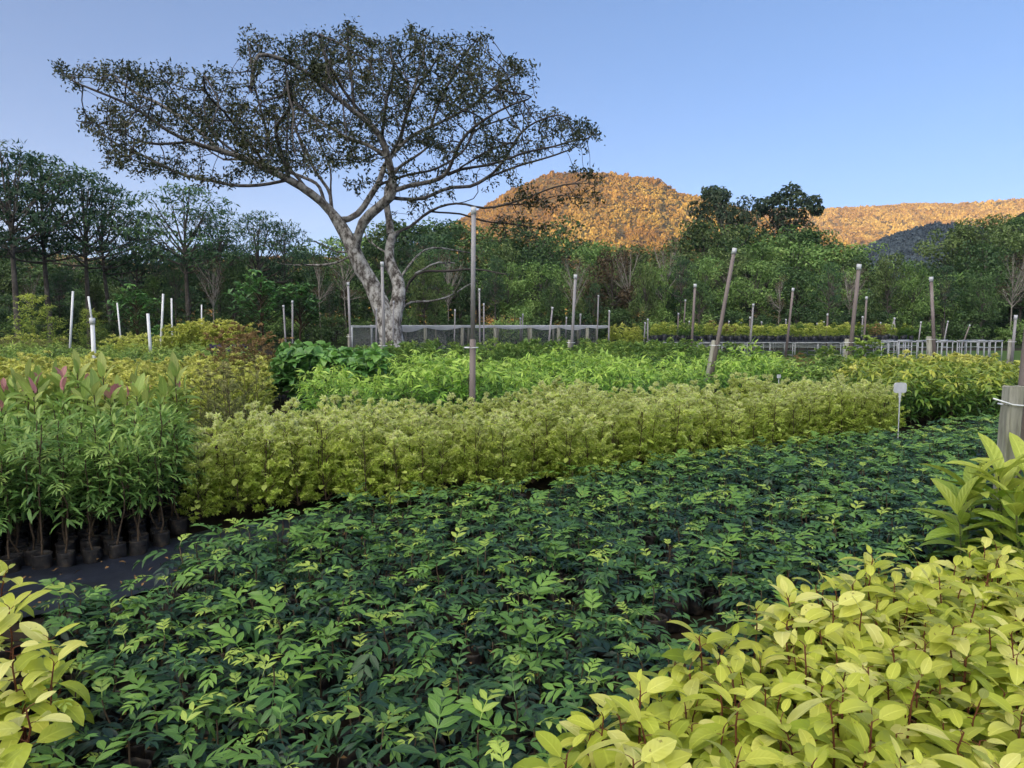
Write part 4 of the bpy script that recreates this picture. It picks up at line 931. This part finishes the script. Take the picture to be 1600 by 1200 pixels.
def pole(px0, py0, px1, py1, Y, r, label, group=None, mat=None, post=None, name='support_pole', cap=True, tie=False, wr=None, inline=False):
    """pipe standing at distance Y whose top and lower end were read off the photograph; post = height of a timber stub it is tied to"""
    a, b = atY(px0, py0, Y), atY(px1, py1, Y); d = (a - b) / (a[2] - b[2]); base = b - d * b[2]
    t = thing(name, label, 'pole', base, 0, group); off = base
    mb = MB(); rod(mb, (0, 0, 0) if not post else tuple(d * (post - .03 if inline else .25)), tuple(a - off), r, r * .9, 10); part('pipe', mb.mesh('pipe', mat or M_pvc), t)
    if cap: mb = MB(); e = nrm(d); rod(mb, tuple(a - off - e * r * 1.2), tuple(a - off + e * r * 1.6), r * 1.12, None, 10); part('cap', mb.mesh('cap', M_cap), t)
    if post:
        mb = MB(); pr = wr or r * 1.35; dd = d * post; io = 0.0 if inline else 1.0; q = dd + np.array([-pr * 1.0, .6 * (pr + r), 0]) * io
        rod(mb, (-pr * .9 * io, .6 * (pr + r) * io, -.05), tuple(q), pr, pr * .92, 9); part('post', mb.mesh('post', M_pvcb if inline else M_post), t)
        mb = MB(); z = .93 * post; c = d * z + np.array([-pr * .5, .3 * (pr + r), 0]); th = np.linspace(0, 2 * math.pi, 18); R_ = pr + r + .012
        tube(mb, np.column_stack([c[0] + R_ * np.cos(th), c[1] + R_ * np.sin(th), c[2] + 0 * th]), .006, 5); part('tie', mb.mesh('tie', M_wire), t)
    return t
def Yof(py, h=2.73): return (h - CAMZ) / math.tan(math.atan((600 - py) / FPX) - PITCH)
pole(740, 330, 738, 622, Yof(330), .028, 'tallest pole, grey brown pipe on a timber stub rising from the yellow-green block', None, M_pvc, 1.32, inline=True)
pole(1147, 393, 1112, 585, Yof(393), .036, 'tall leaning brown pole on a grey timber stub amid fresh green plants', None, M_pvcb, 1.2)
pole(1342, 418, 1325, 583, Yof(418), .046, 'leaning brown pole on a timber stub beside the dense dark shrub', None, M_pvcb, 1.15)
pole(1455, 437, 1461, 575, Yof(437), .05, 'upright brown pole on a thick timber stub before the bare white trestles', None, M_pvcb, 1.12, wr=.085)
pole(1587, 496, 1580, 572, 22.5, .045, 'short pale leaning pole with a timber stub at the gravel road', None, None, 1.0)
pole(899, 433, 893, 550, Yof(433), .042, 'grey pole on a timber stub in front of the net shelter, midway along it', None, None, 1.05)
pole(1086, 447, 1080, 553, Yof(447), .045, 'grey brown pole just before the tall leaning one', None, M_pvcb, None)
pole(597, 413, 600, 553, Yof(413), .034, 'tall pale grey pole standing against the trunk of the big tree', None, None, 1.1)
pole(544, 444, 548, 545, Yof(444), .038, 'grey pole among the large heart-leaved plants at the corner of the net shelter', None, None, 1.15)
pole(1239, 453, 1228, 552, Yof(453), .045, 'leaning grey brown pole in front of the raised benches', None, M_pvcb, None)
pole(749, 453, 750, 552, Yof(453), .034, 'thin grey pole right behind the tallest pole', None, None, None)
pole(935, 463, 933, 530, Yof(463) * 1.05, .036, 'thin grey pole near the end of the net shelter', None, None)
pole(1071, 470, 1066, 550, Yof(470) * .95, .04, 'thin leaning grey pole close to the grey brown pole', None, M_pvcb)
pole(1177, 477, 1172, 540, 30.0, .04, 'thin leaning grey pole between the leaning brown pole and the raised benches', None, None)
pole(1354, 466, 1350, 530, 28.5, .042, 'thin grey pole behind the leaning brown pole with the shrub', None, M_pvcb)
pole(114, 455, 110, 532, 25.0, .040, 'tall white pipe leaning a little beside the bamboo-like bush', None, M_white, name='white_pipe', cap=False)
t = pole(144, 497, 147, 562, 15.0, .045, 'stout white pipe with a thin bent pipe leaning out of its top', None, M_white, name='white_pipe', cap=False)
a, b = atY(144, 499, 15.0), atY(138, 463, 15.0); bs = np.array(t.location); mb = MB(); rod(mb, tuple(a - bs - [0, 0, .1]), tuple(b - bs), .022, .02, 8); part('upper_pipe', mb.mesh('upper_pipe', M_white), t)
mb = MB(); rod(mb, tuple(a - bs - [0, 0, .10]), tuple(a - bs + [0, 0, .03]), .056, None, 10); part('coupling', mb.mesh('coupling', M_cap), t)
pole(183, 473, 186, 503, 30.0, .034, 'slim white pipe at the far edge of the bed, beside the bamboo-like bush', None, M_white, name='white_pipe', cap=False)
pole(231, 490, 234, 531, 24.0, .052, 'short stout white pipe in the yellow-green far bed', None, M_white, name='white_pipe', cap=False)
pole(255, 459, 252, 525, 27.5, .042, 'taller of the two thin white pipes standing close together', None, M_white, name='white_pipe', cap=False)
pole(268, 466, 269, 522, 29.5, .036, 'shorter of the two thin white pipes standing close together', None, M_white, name='white_pipe', cap=False)
pole(315, 476, 315, 505, 31.0, .03, 'thin white pipe rising out of the bright block', None, M_white, name='white_pipe', cap=False)
pole(443, 479, 446, 530, 27.0, .034, 'shorter of the two grey poles before the dark forest edge', None, None)
pole(457, 472, 457, 532, 26.0, .034, 'taller of the two grey poles before the dark forest edge', None, None)
for k, (x0, y0, x1, y1, Y, r, lb) in enumerate([(588, 484, 588, 540, 30, .03, 'thin pale pole seen just before the big trunk on its leaning side'), (615, 472, 614, 540, 29, .032, 'thin pale pole seen across the middle of the big trunk'),
        (756, 476, 756, 535, 28, .03, 'thinnest pole of the pair behind the tallest pole'), (711, 485, 710, 535, 31, .03, 'thin pole in the gap between big trunk and tallest pole'), (863, 482, 858, 530, 30, .04, 'slightly leaning pole before the middle of the net shelter'), (952, 487, 951, 533, 31, .036, 'brownish pole at the very end of the net shelter')]):
    pole(x0, y0, x1, y1, Y, r, lb)
for x0, y0, x1, y1 in [(813, 498, 813, 533), (817, 492, 815, 533), (885, 497, 884, 530), (907, 492, 906, 528)]:
    pole(x0, y0, x1, y1, 39.0, .04, 'slim pole behind the net shelter, seen through its netting', 'slim poles behind the net shelter')
for x0, y0, x1, y1 in [(1008, 505, 1007, 522), (1012, 500, 1012, 537), (1060, 491, 1058, 535), (1077, 503, 1076, 520), (1116, 504, 1115, 520), (1139, 503, 1137, 520), (1158, 506, 1158, 520), (1172, 497, 1171, 535), (1190, 504, 1190, 520), (1228, 500, 1228, 520), (1235, 505, 1235, 520), (1277, 506, 1277, 520), (1287, 504, 1286, 520), (1293, 492, 1291, 540), (1348, 496, 1346, 530), (1376, 505, 1373, 520), (1398, 498, 1391, 520), (1397, 498, 1399, 520), (1439, 504, 1437, 520), (1481, 503, 1477, 523), (1515, 509, 1509, 525)]:
    Y = 34.4 if y1 > 525 else 41.0
    pole(x0, y0, x1, y1, Y, .038, ('thin pole standing between the rows of raised benches' if Y < 40 else 'short thin pole behind the raised benches under the forest'), 'thin poles among the raised benches' if Y < 40 else 'short thin poles behind the raised benches', M_pvc if rng.random() < .6 else M_pvcb)

# timber post with a pipe and a white cord, close by
base = np.array([atY(1566, 725, 4.15)[0], 4.15, 0]); ax = nrm(np.array([.035, 0, 1.0]))
t = thing('timber_post', 'weathered square timber post with a white cord, lashed to a thick brown pipe', 'post', base)
mb = MB(); H = 1.135; n = 14; Zs = np.linspace(-.05, H, n); hw, hd = .044, .042; ring = []
for i, z in enumerate(Zs):
    c = ax * z; k = 1 - .04 * z; jit = rng.normal(0, .0012, (8, 2)); q = np.array([(-1, -.8), (-.8, -1), (.8, -1), (1, -.8), (1, .8), (.8, 1), (-.8, 1), (-1, .8)]) * [hw * k, hd * k] + jit
    ring.append(np.column_stack([c[0] + q[:, 0], c[1] + q[:, 1], np.full(8, z + (.006 if i == n - 1 else 0)) + (rng.normal(0, .003, 8) if i == n - 1 else 0)]))
V = np.array(ring); i = np.arange(n - 1)[:, None] * 8; j = np.arange(8)[None]; F = np.stack([i + j, i + (j + 1) % 8, i + 8 + (j + 1) % 8, i + 8 + j], -1).reshape(-1, 4)
mb.add(V.reshape(-1, 3), F, np.zeros((n * 8, 3))); top = V[-1]; mb.add(np.concatenate([top]), [[0, 1, 2, 3], [0, 3, 4, 7], [4, 5, 6, 7]], np.zeros((8, 3)))
part('post', mb.mesh('post', M_post, False), t)
mb = MB(); pb = np.array([.068, .03, 0]); rod(mb, pb, pb + np.array([.045, 0, 1.0]) * 2.75, .03, .028, 12); part('pipe', mb.mesh('pipe', M_pvcb), t)
mb = MB(); zc = 1.035; c = ax * zc; c2 = pb + np.array([.045, 0, 1]) * zc; pts = [c + [-.13, -.03, .04], c + [-.075, -.06, .02], c + [-.03, -.054, .006], c + [.05, -.056, 0], c2 + [.0, -.034, -.002], c2 + [.03, -.022, -.004], c2 + [.035, .01, -.005], c2 + [0, .036, -.004], c + [.03, .055, 0], c + [-.045, .052, .002], c + [-.058, 0, .004], c + [-.05, -.05, .006]]
tube(mb, pts, .0048, 6); part('cord', mb.mesh('cord', M_wire), t)

# white plant label on a stake
p = gnd(1405, 664, 0.12); b = np.array([atY(1405, 640, 8.75)[0], 8.75, 0]); t = thing('plant_label', 'blank white plastic plant label on a stake at the end of the yellow-green block', 'plant label', b, .1)
zc = atY(1408, 606, 8.75)[2]; hw, hh = .082, .062; mb = MB(); th = np.linspace(0, 2 * math.pi, 24, endpoint=False)
def rr_(s): return np.array([(math.copysign(min(abs(math.cos(a)) * 1.25, 1) * hw * s, math.cos(a)), math.copysign(min(abs(math.sin(a)) * 1.25, 1) * hh * s, math.sin(a))) for a in th])
rows = [np.column_stack([q[:, 0], np.full(24, y), q[:, 1]]) for q, y in ((rr_(.02), -.005), (rr_(.97), -.005), (rr_(1), -.003), (rr_(1), .003), (rr_(.97), .005), (rr_(.02), .005))]
V = np.array(rows); i = np.arange(5)[:, None] * 24; j = np.arange(24)[None]; F = np.stack([i + j, i + (j + 1) % 24, i + 24 + (j + 1) % 24, i + 24 + j], -1).reshape(-1, 4)
mb.add(V.reshape(-1, 3) + [0, 0, zc], F, np.zeros((144, 3))); part('label_plate', mb.mesh('label_plate', M_cap, False), t)
mb = MB(); k = 10; z = np.linspace(zc - hh + .004, 0, k); wd = np.interp(z, [0, zc - .16, zc - hh], [.005, .006, .02])
V = np.array([[(-w_, -.003, a), (w_, -.003, a), (w_, .003, a), (-w_, .003, a)] for a, w_ in zip(z, wd)]); i = np.arange(k - 1)[:, None] * 4; j = np.arange(4)[None]; F = np.stack([i + j, i + (j + 1) % 4, i + 4 + (j + 1) % 4, i + 4 + j], -1).reshape(-1, 4)
mb.add(V.reshape(-1, 3), F, np.zeros((k * 4, 3))); part('stake', mb.mesh('stake', M_cap, False), t)
for (px, py, Y, lb) in ((1217, 588, 11.4, 'small white plant label leaning among pale plants near the leaning brown pole'), (1294, 548, 20.0, 'small white plant label far back beside the dense dark shrub')):
    q = atY(px, py, Y); t = thing('plant_label', lb, 'plant label', (q[0], Y, 0), .3); mb = MB(); box(mb, (0, 0, q[2]), (.07, .006, .055)); part('label_plate', mb.mesh('label_plate', M_cap, False), t); mb = MB(); box(mb, (0, 0, (q[2] - .04) / 2), (.014, .006, q[2] - .04)); part('stake', mb.mesh('stake', M_cap, False), t)

# ------------------------------------------------------------------ net shelter
def net_mat(name, col, op):
    m, nt, N, lk, out = newmat(name); d = N('ShaderNodeBsdfDiffuse'); d.inputs[0].default_value = (*col, 1); tl = N('ShaderNodeBsdfTranslucent'); tl.inputs[0].default_value = (*col, 1)
    m1 = N('ShaderNodeMixShader'); m1.inputs[0].default_value = .4; lk(d.outputs[0], m1.inputs[1]); lk(tl.outputs[0], m1.inputs[2])
    tr = N('ShaderNodeBsdfTransparent'); tcn = N('ShaderNodeTexCoord'); nz = N('ShaderNodeTexNoise'); nz.inputs['Scale'].default_value = 3; lk(tcn.outputs['Object'], nz.inputs['Vector'])
    ms = N('ShaderNodeMixShader'); lk(mathn(N, lk, 'MULTIPLY_ADD', nz.outputs[0], .3, op - .15, clamp=True), ms.inputs[0]); lk(tr.outputs[0], ms.inputs[1]); lk(m1.outputs[0], ms.inputs[2]); lk(ms.outputs[0], out.inputs[0]); return m
M_net = net_mat('white_netting', (.62, .64, .68), .62); M_net2 = net_mat('grey_netting', (.26, .26, .26), .42)
NX0, NX1, NY0, NY1, NH = -8.0, 4.75, 36.0, 41.0, 1.36
t = thing('net_shelter', 'low shelter of white shade netting on timber posts behind the big trunk', 'shelter', (0, NY0, 0))
xs = [atY(x, 540, NY0)[0] for x in (550, 611, 665, 722, 774, 829, 873, 918, 951)]
for k, x in enumerate(xs):
    for yy in (0, NY1 - NY0):
        mb = MB(); rr_w = .085 if 0 < k < 8 else .05; rod(mb, (x, yy, 0), (x + rng.normal(0, .02), yy, NH - .01), rr_w if yy == 0 else .06, None, 9); part('post', mb.mesh('shelter_post', M_post if k else M_white), t)
mb = MB()
for yy in (0, NY1 - NY0): rod(mb, (xs[0] - .05, yy, NH + .012), (xs[-1] + .05, yy, NH + .012), .014, None, 6)
part('rail_wire', mb.mesh('rail_wire', M_white), t)
nx, ny = 120, 16; P = np.zeros((ny, nx, 3))
for j in range(ny):
    for i in range(nx):
        u = i / (nx - 1); v = j / (ny - 1); x = xs[0] + (xs[-1] - xs[0]) * u; k = np.interp(x, xs, range(len(xs))); fr = k % 1
        sag = .16 * math.sin(math.pi * fr) * (.4 + .6 * math.sin(math.pi * v)) * (.5 + .9 * abs(noise.noise(Vector((int(k) * 3.3, 1, 1))))) + .05 * math.sin(math.pi * v); P[j, i] = (x, (NY1 - NY0) * v, NH + .04 - sag)
mb = MB(); grid_mesh(mb, P); part('roof_net', mb.mesh('roof_net', M_net), t)
P = np.zeros((6, nx, 3))
for j in range(6):
    for i in range(nx):
        u = i / (nx - 1); x = xs[0] + (xs[-1] - xs[0]) * u; k = np.interp(x, xs, range(len(xs))); dp = (.10 + .28 * math.sin(math.pi * (k % 1)) * abs(noise.noise(Vector((int(k) * 1.7, 4, 1)))) * 1.6) * j / 5
        P[j, i] = (x, -.10 - .02 * math.sin(x * 9), NH + .03 - dp)
mb = MB(); grid_mesh(mb, P); part('hanging_net_edge', mb.mesh('hanging_net_edge', M_net), t)
P = np.zeros((5, 60, 3))
for j in range(5):
    for i in range(60): x = xs[0] + (xs[-1] - xs[0]) * i / 59; P[j, i] = (x, NY1 - NY0 + .1 + .02 * math.sin(x * 5), (NH - .05) * j / 4 + .02)
mb = MB(); grid_mesh(mb, P); part('rear_net', mb.mesh('rear_net', M_net2), t)
P = np.zeros((5, 20, 3))
for j in range(5):
    for i in range(20): P[j, i] = (xs[0] - .07, (NY1 - NY0) * i / 19, (NH - .05) * j / 4 + .02)
mb = MB(); grid_mesh(mb, P); part('side_net', mb.mesh('side_net', M_net2), t)
P = np.zeros((5, 40, 3))
for j in range(5):
    for i in range(40): x = xs[0] + (xs[3] - xs[0] - .8) * i / 39; P[j, i] = (x, .3 + .03 * math.sin(x * 4), (NH - .08) * j / 4 + .02)
mb = MB(); grid_mesh(mb, P); part('inner_net', mb.mesh('inner_net', M_net2), t)

# ------------------------------------------------------------------ forest trees
M_fA = leaf_mat('dark_broadleaf', [(0, (.03, .065, .025)), (.5, (.065, .125, .04)), (1, (.125, .20, .06))], .25, .5, .3, 0, .3, 0, .35)
M_fB = leaf_mat('light_broadleaf', [(0, (.09, .17, .045)), (.5, (.18, .30, .08)), (1, (.30, .41, .12))], .3, .5, .3, 0, .3, 0, .35)
M_fC = leaf_mat('layered_foliage', [(0, (.025, .06, .03)), (.5, (.05, .11, .045)), (1, (.10, .18, .055))], .3, .5, .3, 0, .3, 0, .35)
M_fD = leaf_mat('eucalyptus_leaf', [(0, (.03, .052, .034)), (.5, (.06, .095, .05)), (1, (.11, .14, .065))], .3, .5, .3, 0, .3, 0, .35)
M_fE = leaf_mat('olive_foliage', [(0, (.06, .10, .03)), (.5, (.125, .185, .055)), (1, (.21, .27, .09))], .3, .5, .3, 0, .3, 0, .35)
M_fF = leaf_mat('rusty_foliage', [(0, (.06, .042, .024)), (.5, (.12, .085, .045)), (1, (.18, .13, .07))], .3, .55, .3, 0, .3, 0, .35)
M_tb = noise_mat('grey_bark', [(.3, (.05, .042, .035)), (.6, (.13, .115, .10)), (.8, (.24, .22, .20))], 3, .9, .1)
M_pb = noise_mat('pale_bark', [(.3, (.17, .15, .125)), (.6, (.33, .30, .26)), (.8, (.45, .42, .38))], 2, .85, .1)

def tree(kind, seed, leafmat, bark=None):
    """10 m tall tree; returns (trunk mesh, crown mesh)"""
    rg = np.random.default_rng(seed); H = 10.0; tr, cr = MB(), MB(); C = []
    if kind == 'dense':
        for k in range(34):
            z = rg.uniform(.36, .94) * H; env = .36 * H * math.sin(math.pi * ((z / H - .24) / .80) ** .9) ** .6; a = rg.uniform(0, 6.28); r_ = env * math.sqrt(rg.uniform(.15, 1)); C.append((r_ * math.cos(a), r_ * math.sin(a), z, rg.uniform(.7, 1.35), rg.uniform(.5, .85)))
        lpc, ls, fork = 95, .34, .3
    elif kind == 'layered':
        for k in range(20):
            z = (.48 + .5 * (k + .5) / 20) * H; env = H * np.interp(z / H, [.45, .60, .85, 1], [.26, .40, .22, .03]); a = k * 2.4 + rg.normal(0, .4); r_ = env * rg.uniform(.35, 1); C.append((r_ * math.cos(a), r_ * math.sin(a), z, rg.uniform(.85, 1.7), rg.uniform(.10, .2)))
        lpc, ls, fork = 120, .34, .4
    elif kind == 'euc':
        for k in range(40):
            z = rg.uniform(.50, .97) * H; env = .25 * H * math.sin(math.pi * min(1, max(0.02, (z / H - .45) / .58))) ** .5; a = rg.uniform(0, 6.28); r_ = env * math.sqrt(rg.uniform(.35, 1)); C.append((r_ * math.cos(a), r_ * math.sin(a), z, rg.uniform(.5, .95), rg.uniform(.35, .6)))
        lpc, ls, fork = 170, .26, .5
    elif kind == 'open':                                     # few separate rounded heads on long limbs
        for k, (x, z, s) in enumerate([(-1.6, 8.5, .6), (-1.9, 8.1, .45), (-.7, 8.9, .45), (.1, 9.45, .55), (.35, 8.9, .55), (1.45, 8.7, .5), (1.75, 8.2, .4), (-.5, 8.1, .85), (.4, 8.2, .8), (-.1, 7.7, 1.1), (-.2, 7.4, 1.0), (.6, 6.9, 1.0), (-.9, 6.8, .9), (0, 6.0, 1.1), (1.1, 6.0, 1.0), (-1.1, 5.6, 1.0)]): C.append((x, rg.uniform(-.8, .8), z, s, s * .72))
        lpc, ls, fork = 230, .26, .4
    elif kind == 'bare':
        for k in range(16):
            z = rg.uniform(.55, 1) * H; a = k * 2.4; r_ = H * .24 * rg.uniform(.3, 1); C.append((r_ * math.cos(a) + rg.normal(0, .5), r_ * math.sin(a), z, .8, .5))
        lpc, ls, fork = 34, .24, rg.uniform(.3, .5)
    else:                                                    # shrub, leafy to the ground
        for k in range(24):
            z = rg.uniform(.1, .88) * H; env = .5 * H * math.sqrt(max(.05, 1 - (z / H) ** 2)); a = rg.uniform(0, 6.28); r_ = env * math.sqrt(rg.uniform(.1, 1)); C.append((r_ * math.cos(a), r_ * math.sin(a), z, rg.uniform(1.2, 2.0), rg.uniform(1.0, 1.6)))
        lpc, ls, fork = 90, .6, .05
    sway = rg.normal(0, .25, 2); bend = lambda z: np.array([sway[0] * math.sin(z / H * 2.5), sway[1] * math.sin(z / H * 2.2), z])
    zt = np.linspace(-.1, H * .9, 12); tube(tr, [bend(z) for z in zt], np.interp(zt / H, [0, .03, .4, .9], [.21, .16, .11, .02]) * (.75 if kind == 'bare' else 1), 8)
    P, D, N_, T = [], [], [], []
    for (x, y, z, rh, rv) in C:
        c = np.array([x, y, z]); z0 = max(H * .12, min(z - .4, H * fork + (z - H * fork) * rg.uniform(.3, .6))); a = bend(z0); m = (a + c) / 2 + [0, 0, -.25 * rh]
        t = np.linspace(0, 1, 6)[:, None]; pts = (1 - t) ** 2 * a + 2 * t * (1 - t) * m + t * t * c; tube(tr, pts, np.linspace(.07, .018, 6), 5)
        if kind in ('bare', 'layered'):
            for _ in range(5 if kind == 'bare' else 3):
                e = c + np.clip(rg.normal(0, .6, 3), -1, 1) * [rh, rh, rv * 1.2]; s = pts[rg.integers(2, 5)]; tube(tr, [s, (s + e) / 2 + rg.normal(0, .08, 3), e], [.025, .016, .006], 4)
        d = nrm(rg.normal(0, 1, (lpc, 3))); rad = rg.uniform(.45, 1.08, lpc) ** .6; p = c + d * rad[:, None] * [rh, rh, rv]
        nn = nrm(d * [1, 1, 1.3] * .7 + [0, 0, .5] + rg.normal(0, .5, d.shape)); dd = nrm(np.cross(nn, rg.normal(0, 1, d.shape)) + d * .4 + [0, 0, -.15])
        P.append(p); D.append(dd); N_.append(nn); T.append(np.clip(rg.uniform(.25, .7) + rg.normal(0, .17, lpc), 0, 1))
    P, D, N_, T = map(np.concatenate, (P, D, N_, T)); L = ls * rg.uniform(.6, 1.3, len(P)); kite_batch(cr, P, D, N_, L, L * (.5 if kind != 'layered' else .27), T)
    return tr.mesh(kind + '_trunk', bark or M_tb), cr.mesh(kind + '_crown', leafmat)
TV = {'dense': [tree('dense', 1 + i, M_fA) for i in range(4)], 'light': [tree('dense', 11 + i, M_fB) for i in range(4)], 'olive': [tree('dense', 21 + i, M_fE) for i in range(3)],
      'layered': [tree('layered', 31 + i, M_fC) for i in range(4)], 'euc': [tree('euc', 41, M_fD, M_pb)], 'open': [tree('open', 45, M_fD, M_pb)], 'bare': [tree('bare', 51 + i, M_fF, M_pb) for i in range(5)],
      'rusty': [tree('dense', 61, M_fF)], 'shrub': [tree('shrub', 71 + i, M_fA) for i in range(3)], 'lshrub': [tree('shrub', 81 + i, M_fB) for i in range(2)]}
NOUN = {'dense': ('forest_tree', 'dark dense-crowned tree'), 'light': ('forest_tree', 'light green bushy tree'), 'olive': ('forest_tree', 'olive green broad tree'), 'layered': ('layered_tree', 'thin-trunked tree with flat layered foliage'),
        'euc': ('eucalyptus_tree', ''), 'open': ('eucalyptus_tree', ''), 'bare': ('pale_branched_tree', 'sparse tree with pale bare branches'), 'rusty': ('forest_tree', 'rusty brown tree'), 'shrub': ('forest_shrub', 'dark leafy undergrowth shrub'), 'lshrub': ('forest_shrub', 'lighter leafy undergrowth shrub')}
def zone(px):
    return 'behind the white pipes' if px < 420 else 'behind the net shelter' if px < 940 else 'behind the raised benches' if px < 1380 else 'on the rising slope beyond the road'
def put(kind, px, py_top, Y, wide=1.0, label=None, row=''):
    p = atY(px, py_top, Y); z0 = rise(p[0], Y) if Y > 50 else 0; h = (p[2] - z0) / 10.0
    if h < .05: return
    tm, cm = TV[kind][int(rng.integers(len(TV[kind])))]; nm, no = NOUN[kind]
    lb = label or '%s %s%s' % (no, row, zone(px)); o = thing(nm, lb, 'shrub' if 'shrub' in kind else 'tree', (p[0], Y, z0 - .02), rng.uniform(0, 6.28) if kind != 'open' else 0, None if label else lb.replace('tree', 'trees').replace('shrub', 'shrubs'), (h * wide, h * wide, h))
    part('trunk', tm, o); part('crown', cm, o); return o
sky_line = np.array([(-80, 230), (200, 330), (260, 370), (340, 372), (420, 380), (500, 372), (560, 360), (620, 345), (690, 340), (750, 360), (800, 352), (860, 342), (900, 362), (950, 384), (1000, 385), (1050, 372), (1090, 352), (1130, 345), (1180, 350), (1230, 362), (1290, 362), (1335, 378), (1360, 408), (1385, 430), (1412, 440), (1440, 428), (1470, 392), (1490, 366), (1520, 348), (1560, 338), (1620, 328), (1760, 310)], float)
def sl(x): return float(np.interp(x, sky_line[:, 0], sky_line[:, 1]))
def mixkind(x):
    r = rng.random()
    if x < 430: return 'dense' if r < .6 else 'layered' if r < .8 else 'light' if r < .9 else 'olive'
    if x < 900: return 'dense' if r < .62 else 'light' if r < .78 else 'olive' if r < .9 else 'layered'
    if x < 1150: return 'light' if r < .4 else 'dense' if r < .75 else 'olive'
    if x < 1400: return 'light' if r < .52 else 'dense' if r < .72 else 'olive'
    return 'olive' if r < .42 else 'dense' if r < .75 else 'light'
# the tall open trees on the left
TL = [(12, 222, 44, 1.0), (66, 240, 47, .95), (128, 262, 49, 1.0), (168, 285, 51, .9), (212, 338, 54, .9), (288, 284, 50, 1.05), (335, 325, 53, .9), (402, 330, 56, 1.0), (440, 345, 58, .9), (-60, 235, 46, 1.0)]
LL = ['tallest thin-trunked tree with layered foliage, cut by the picture edge', 'tall layered tree standing next to the tallest thin-trunked one', 'layered tree with a ragged slanting crown behind the tall white pipe', 'layered tree leaning outwards over the bamboo-like bush', 'low layered tree in the dip between two taller layered trees', 'layered tree with a spiky top behind the bright block', 'sparse layered tree beside the spiky-topped one', 'sparse layered tree under the long limb of the big tree', 'thin layered tree close under the big tree limb', 'tall layered tree beyond the picture edge']
for (x, y, Y, wd), lb in zip(TL, LL): put('layered', x, y, Y, wd, lb)
for x in range(-60, 1760, 40):                              # back row at the skyline
    if x < 470:
        put('dense', x + rng.uniform(-10, 10), rng.uniform(378, 404), 70 + rng.uniform(-4, 4), 1.1, None, 'in the back row ')
    else: put(mixkind(x), x + rng.uniform(-12, 12), sl(x) + rng.uniform(-6, 10), 82 + rng.uniform(-5, 5), rng.uniform(.9, 1.15), None, 'in the back row ')
for x in range(-70, 1760, 52):                              # middle row
    put(mixkind(x), x + rng.uniform(-15, 15), (sl(x) if x > 470 else 395) + rng.uniform(14, 42), 68 + rng.uniform(-4, 4), rng.uniform(.9, 1.2), None, 'in the middle row ')
for x in range(-70, 1760, 62):                              # front row
    put(mixkind(x), x + rng.uniform(-18, 18), (sl(x) if x > 470 else 400) + rng.uniform(40, 75), 57 + rng.uniform(-3, 3), rng.uniform(.9, 1.2), None, 'in the front row ')
for x in range(-80, 1760, 38):                              # undergrowth
    put('shrub' if rng.random() < .75 else 'lshrub', x + rng.uniform(-14, 14), rng.uniform(474, 504), 51 + rng.uniform(-1.5, 2), rng.uniform(1.0, 1.4))
for x in range(-80, 1760, 55): put('shrub', x + rng.uniform(-18, 18), rng.uniform(440, 470), 63 + rng.uniform(-2, 8), rng.uniform(1.0, 1.3), None, 'deeper in the forest ')
put('euc', 1131, 290, 88, .86, 'tall eucalyptus with a rounded dark crown against the orange hill')
put('dense', 1180, 348, 84, .6, 'dark tree in the gap between the two tall eucalyptus trees')
put('open', 1238, 281, 88, 1.05, 'tall eucalyptus with separate leafy heads rising into the sky')
for x, y, Y, lb in [(1042, 385, 54, 'pale bare-branched tree standing before the lighter forest crowns'), (985, 392, 55, 'rust-tinged bare-branched tree beside the pale one'), (541, 400, 52, 'small pale forked tree beside the big leaning trunk'), (330, 405, 49, 'slender pale-stemmed tree between the white pipes and the big tree'), (1330, 420, 54, 'pale sparse tree behind the leaning brown pole'), (1585, 400, 52, 'pale sparse tree near the short pole at the road'), (700, 400, 54, 'pale sparse tree seen below the bare low limbs of the big tree')]:
    put('bare', x, y, Y, .8, lb)
put('rusty', 960, 388, 56, .8, 'rusty brown tree before the dark forest near the end of the net shelter')
for k_, x in enumerate((40, 95, 150, 240, 275, 372, 505, 520, 660, 690, 770, 865, 890, 930, 1000, 1020, 1075, 1100, 1215, 1290, 1395, 1420, 1480, 1530)):
    put(('bare', 'layered', 'olive', 'light', 'layered', 'dense')[k_ % 6], x + rng.uniform(-10, 10), rng.uniform(392, 440), 50.5 + rng.uniform(0, 2.5), rng.uniform(.45, .65), None, 'at forest edge ')
# broad-leaved small trees in front of the left forest
VQ = singles(2, 1100, [M_big, M_stem], 'broad_tree', h=4.4, r=1.9, ntw=34, lpt=26, ll=.42, lw=.15, mode='lance', droop=.7, zlo=.5, tone=(.0, .55), stemr=.05)
for i, (px, Y, s, lb) in enumerate([(410, 46, 1.05, 'small tree with big drooping fan-like leaves behind the bright block'), (470, 47, .95, 'small tree with big fan-like leaves beside the two grey poles'), (215, 45, .85, 'small leafy tree behind the two thin white pipes')]):
    q = atY(px, 520, Y); o = link('broad_leaved_tree', VQ[i % 2], None, (q[0], Y, 0)); o.scale = (s,) * 3; tag(o, lb, 'tree')

for o in list(SC.objects):
    if o.type == 'MESH': o.hide_render = False
bpy.context.view_layer.update()
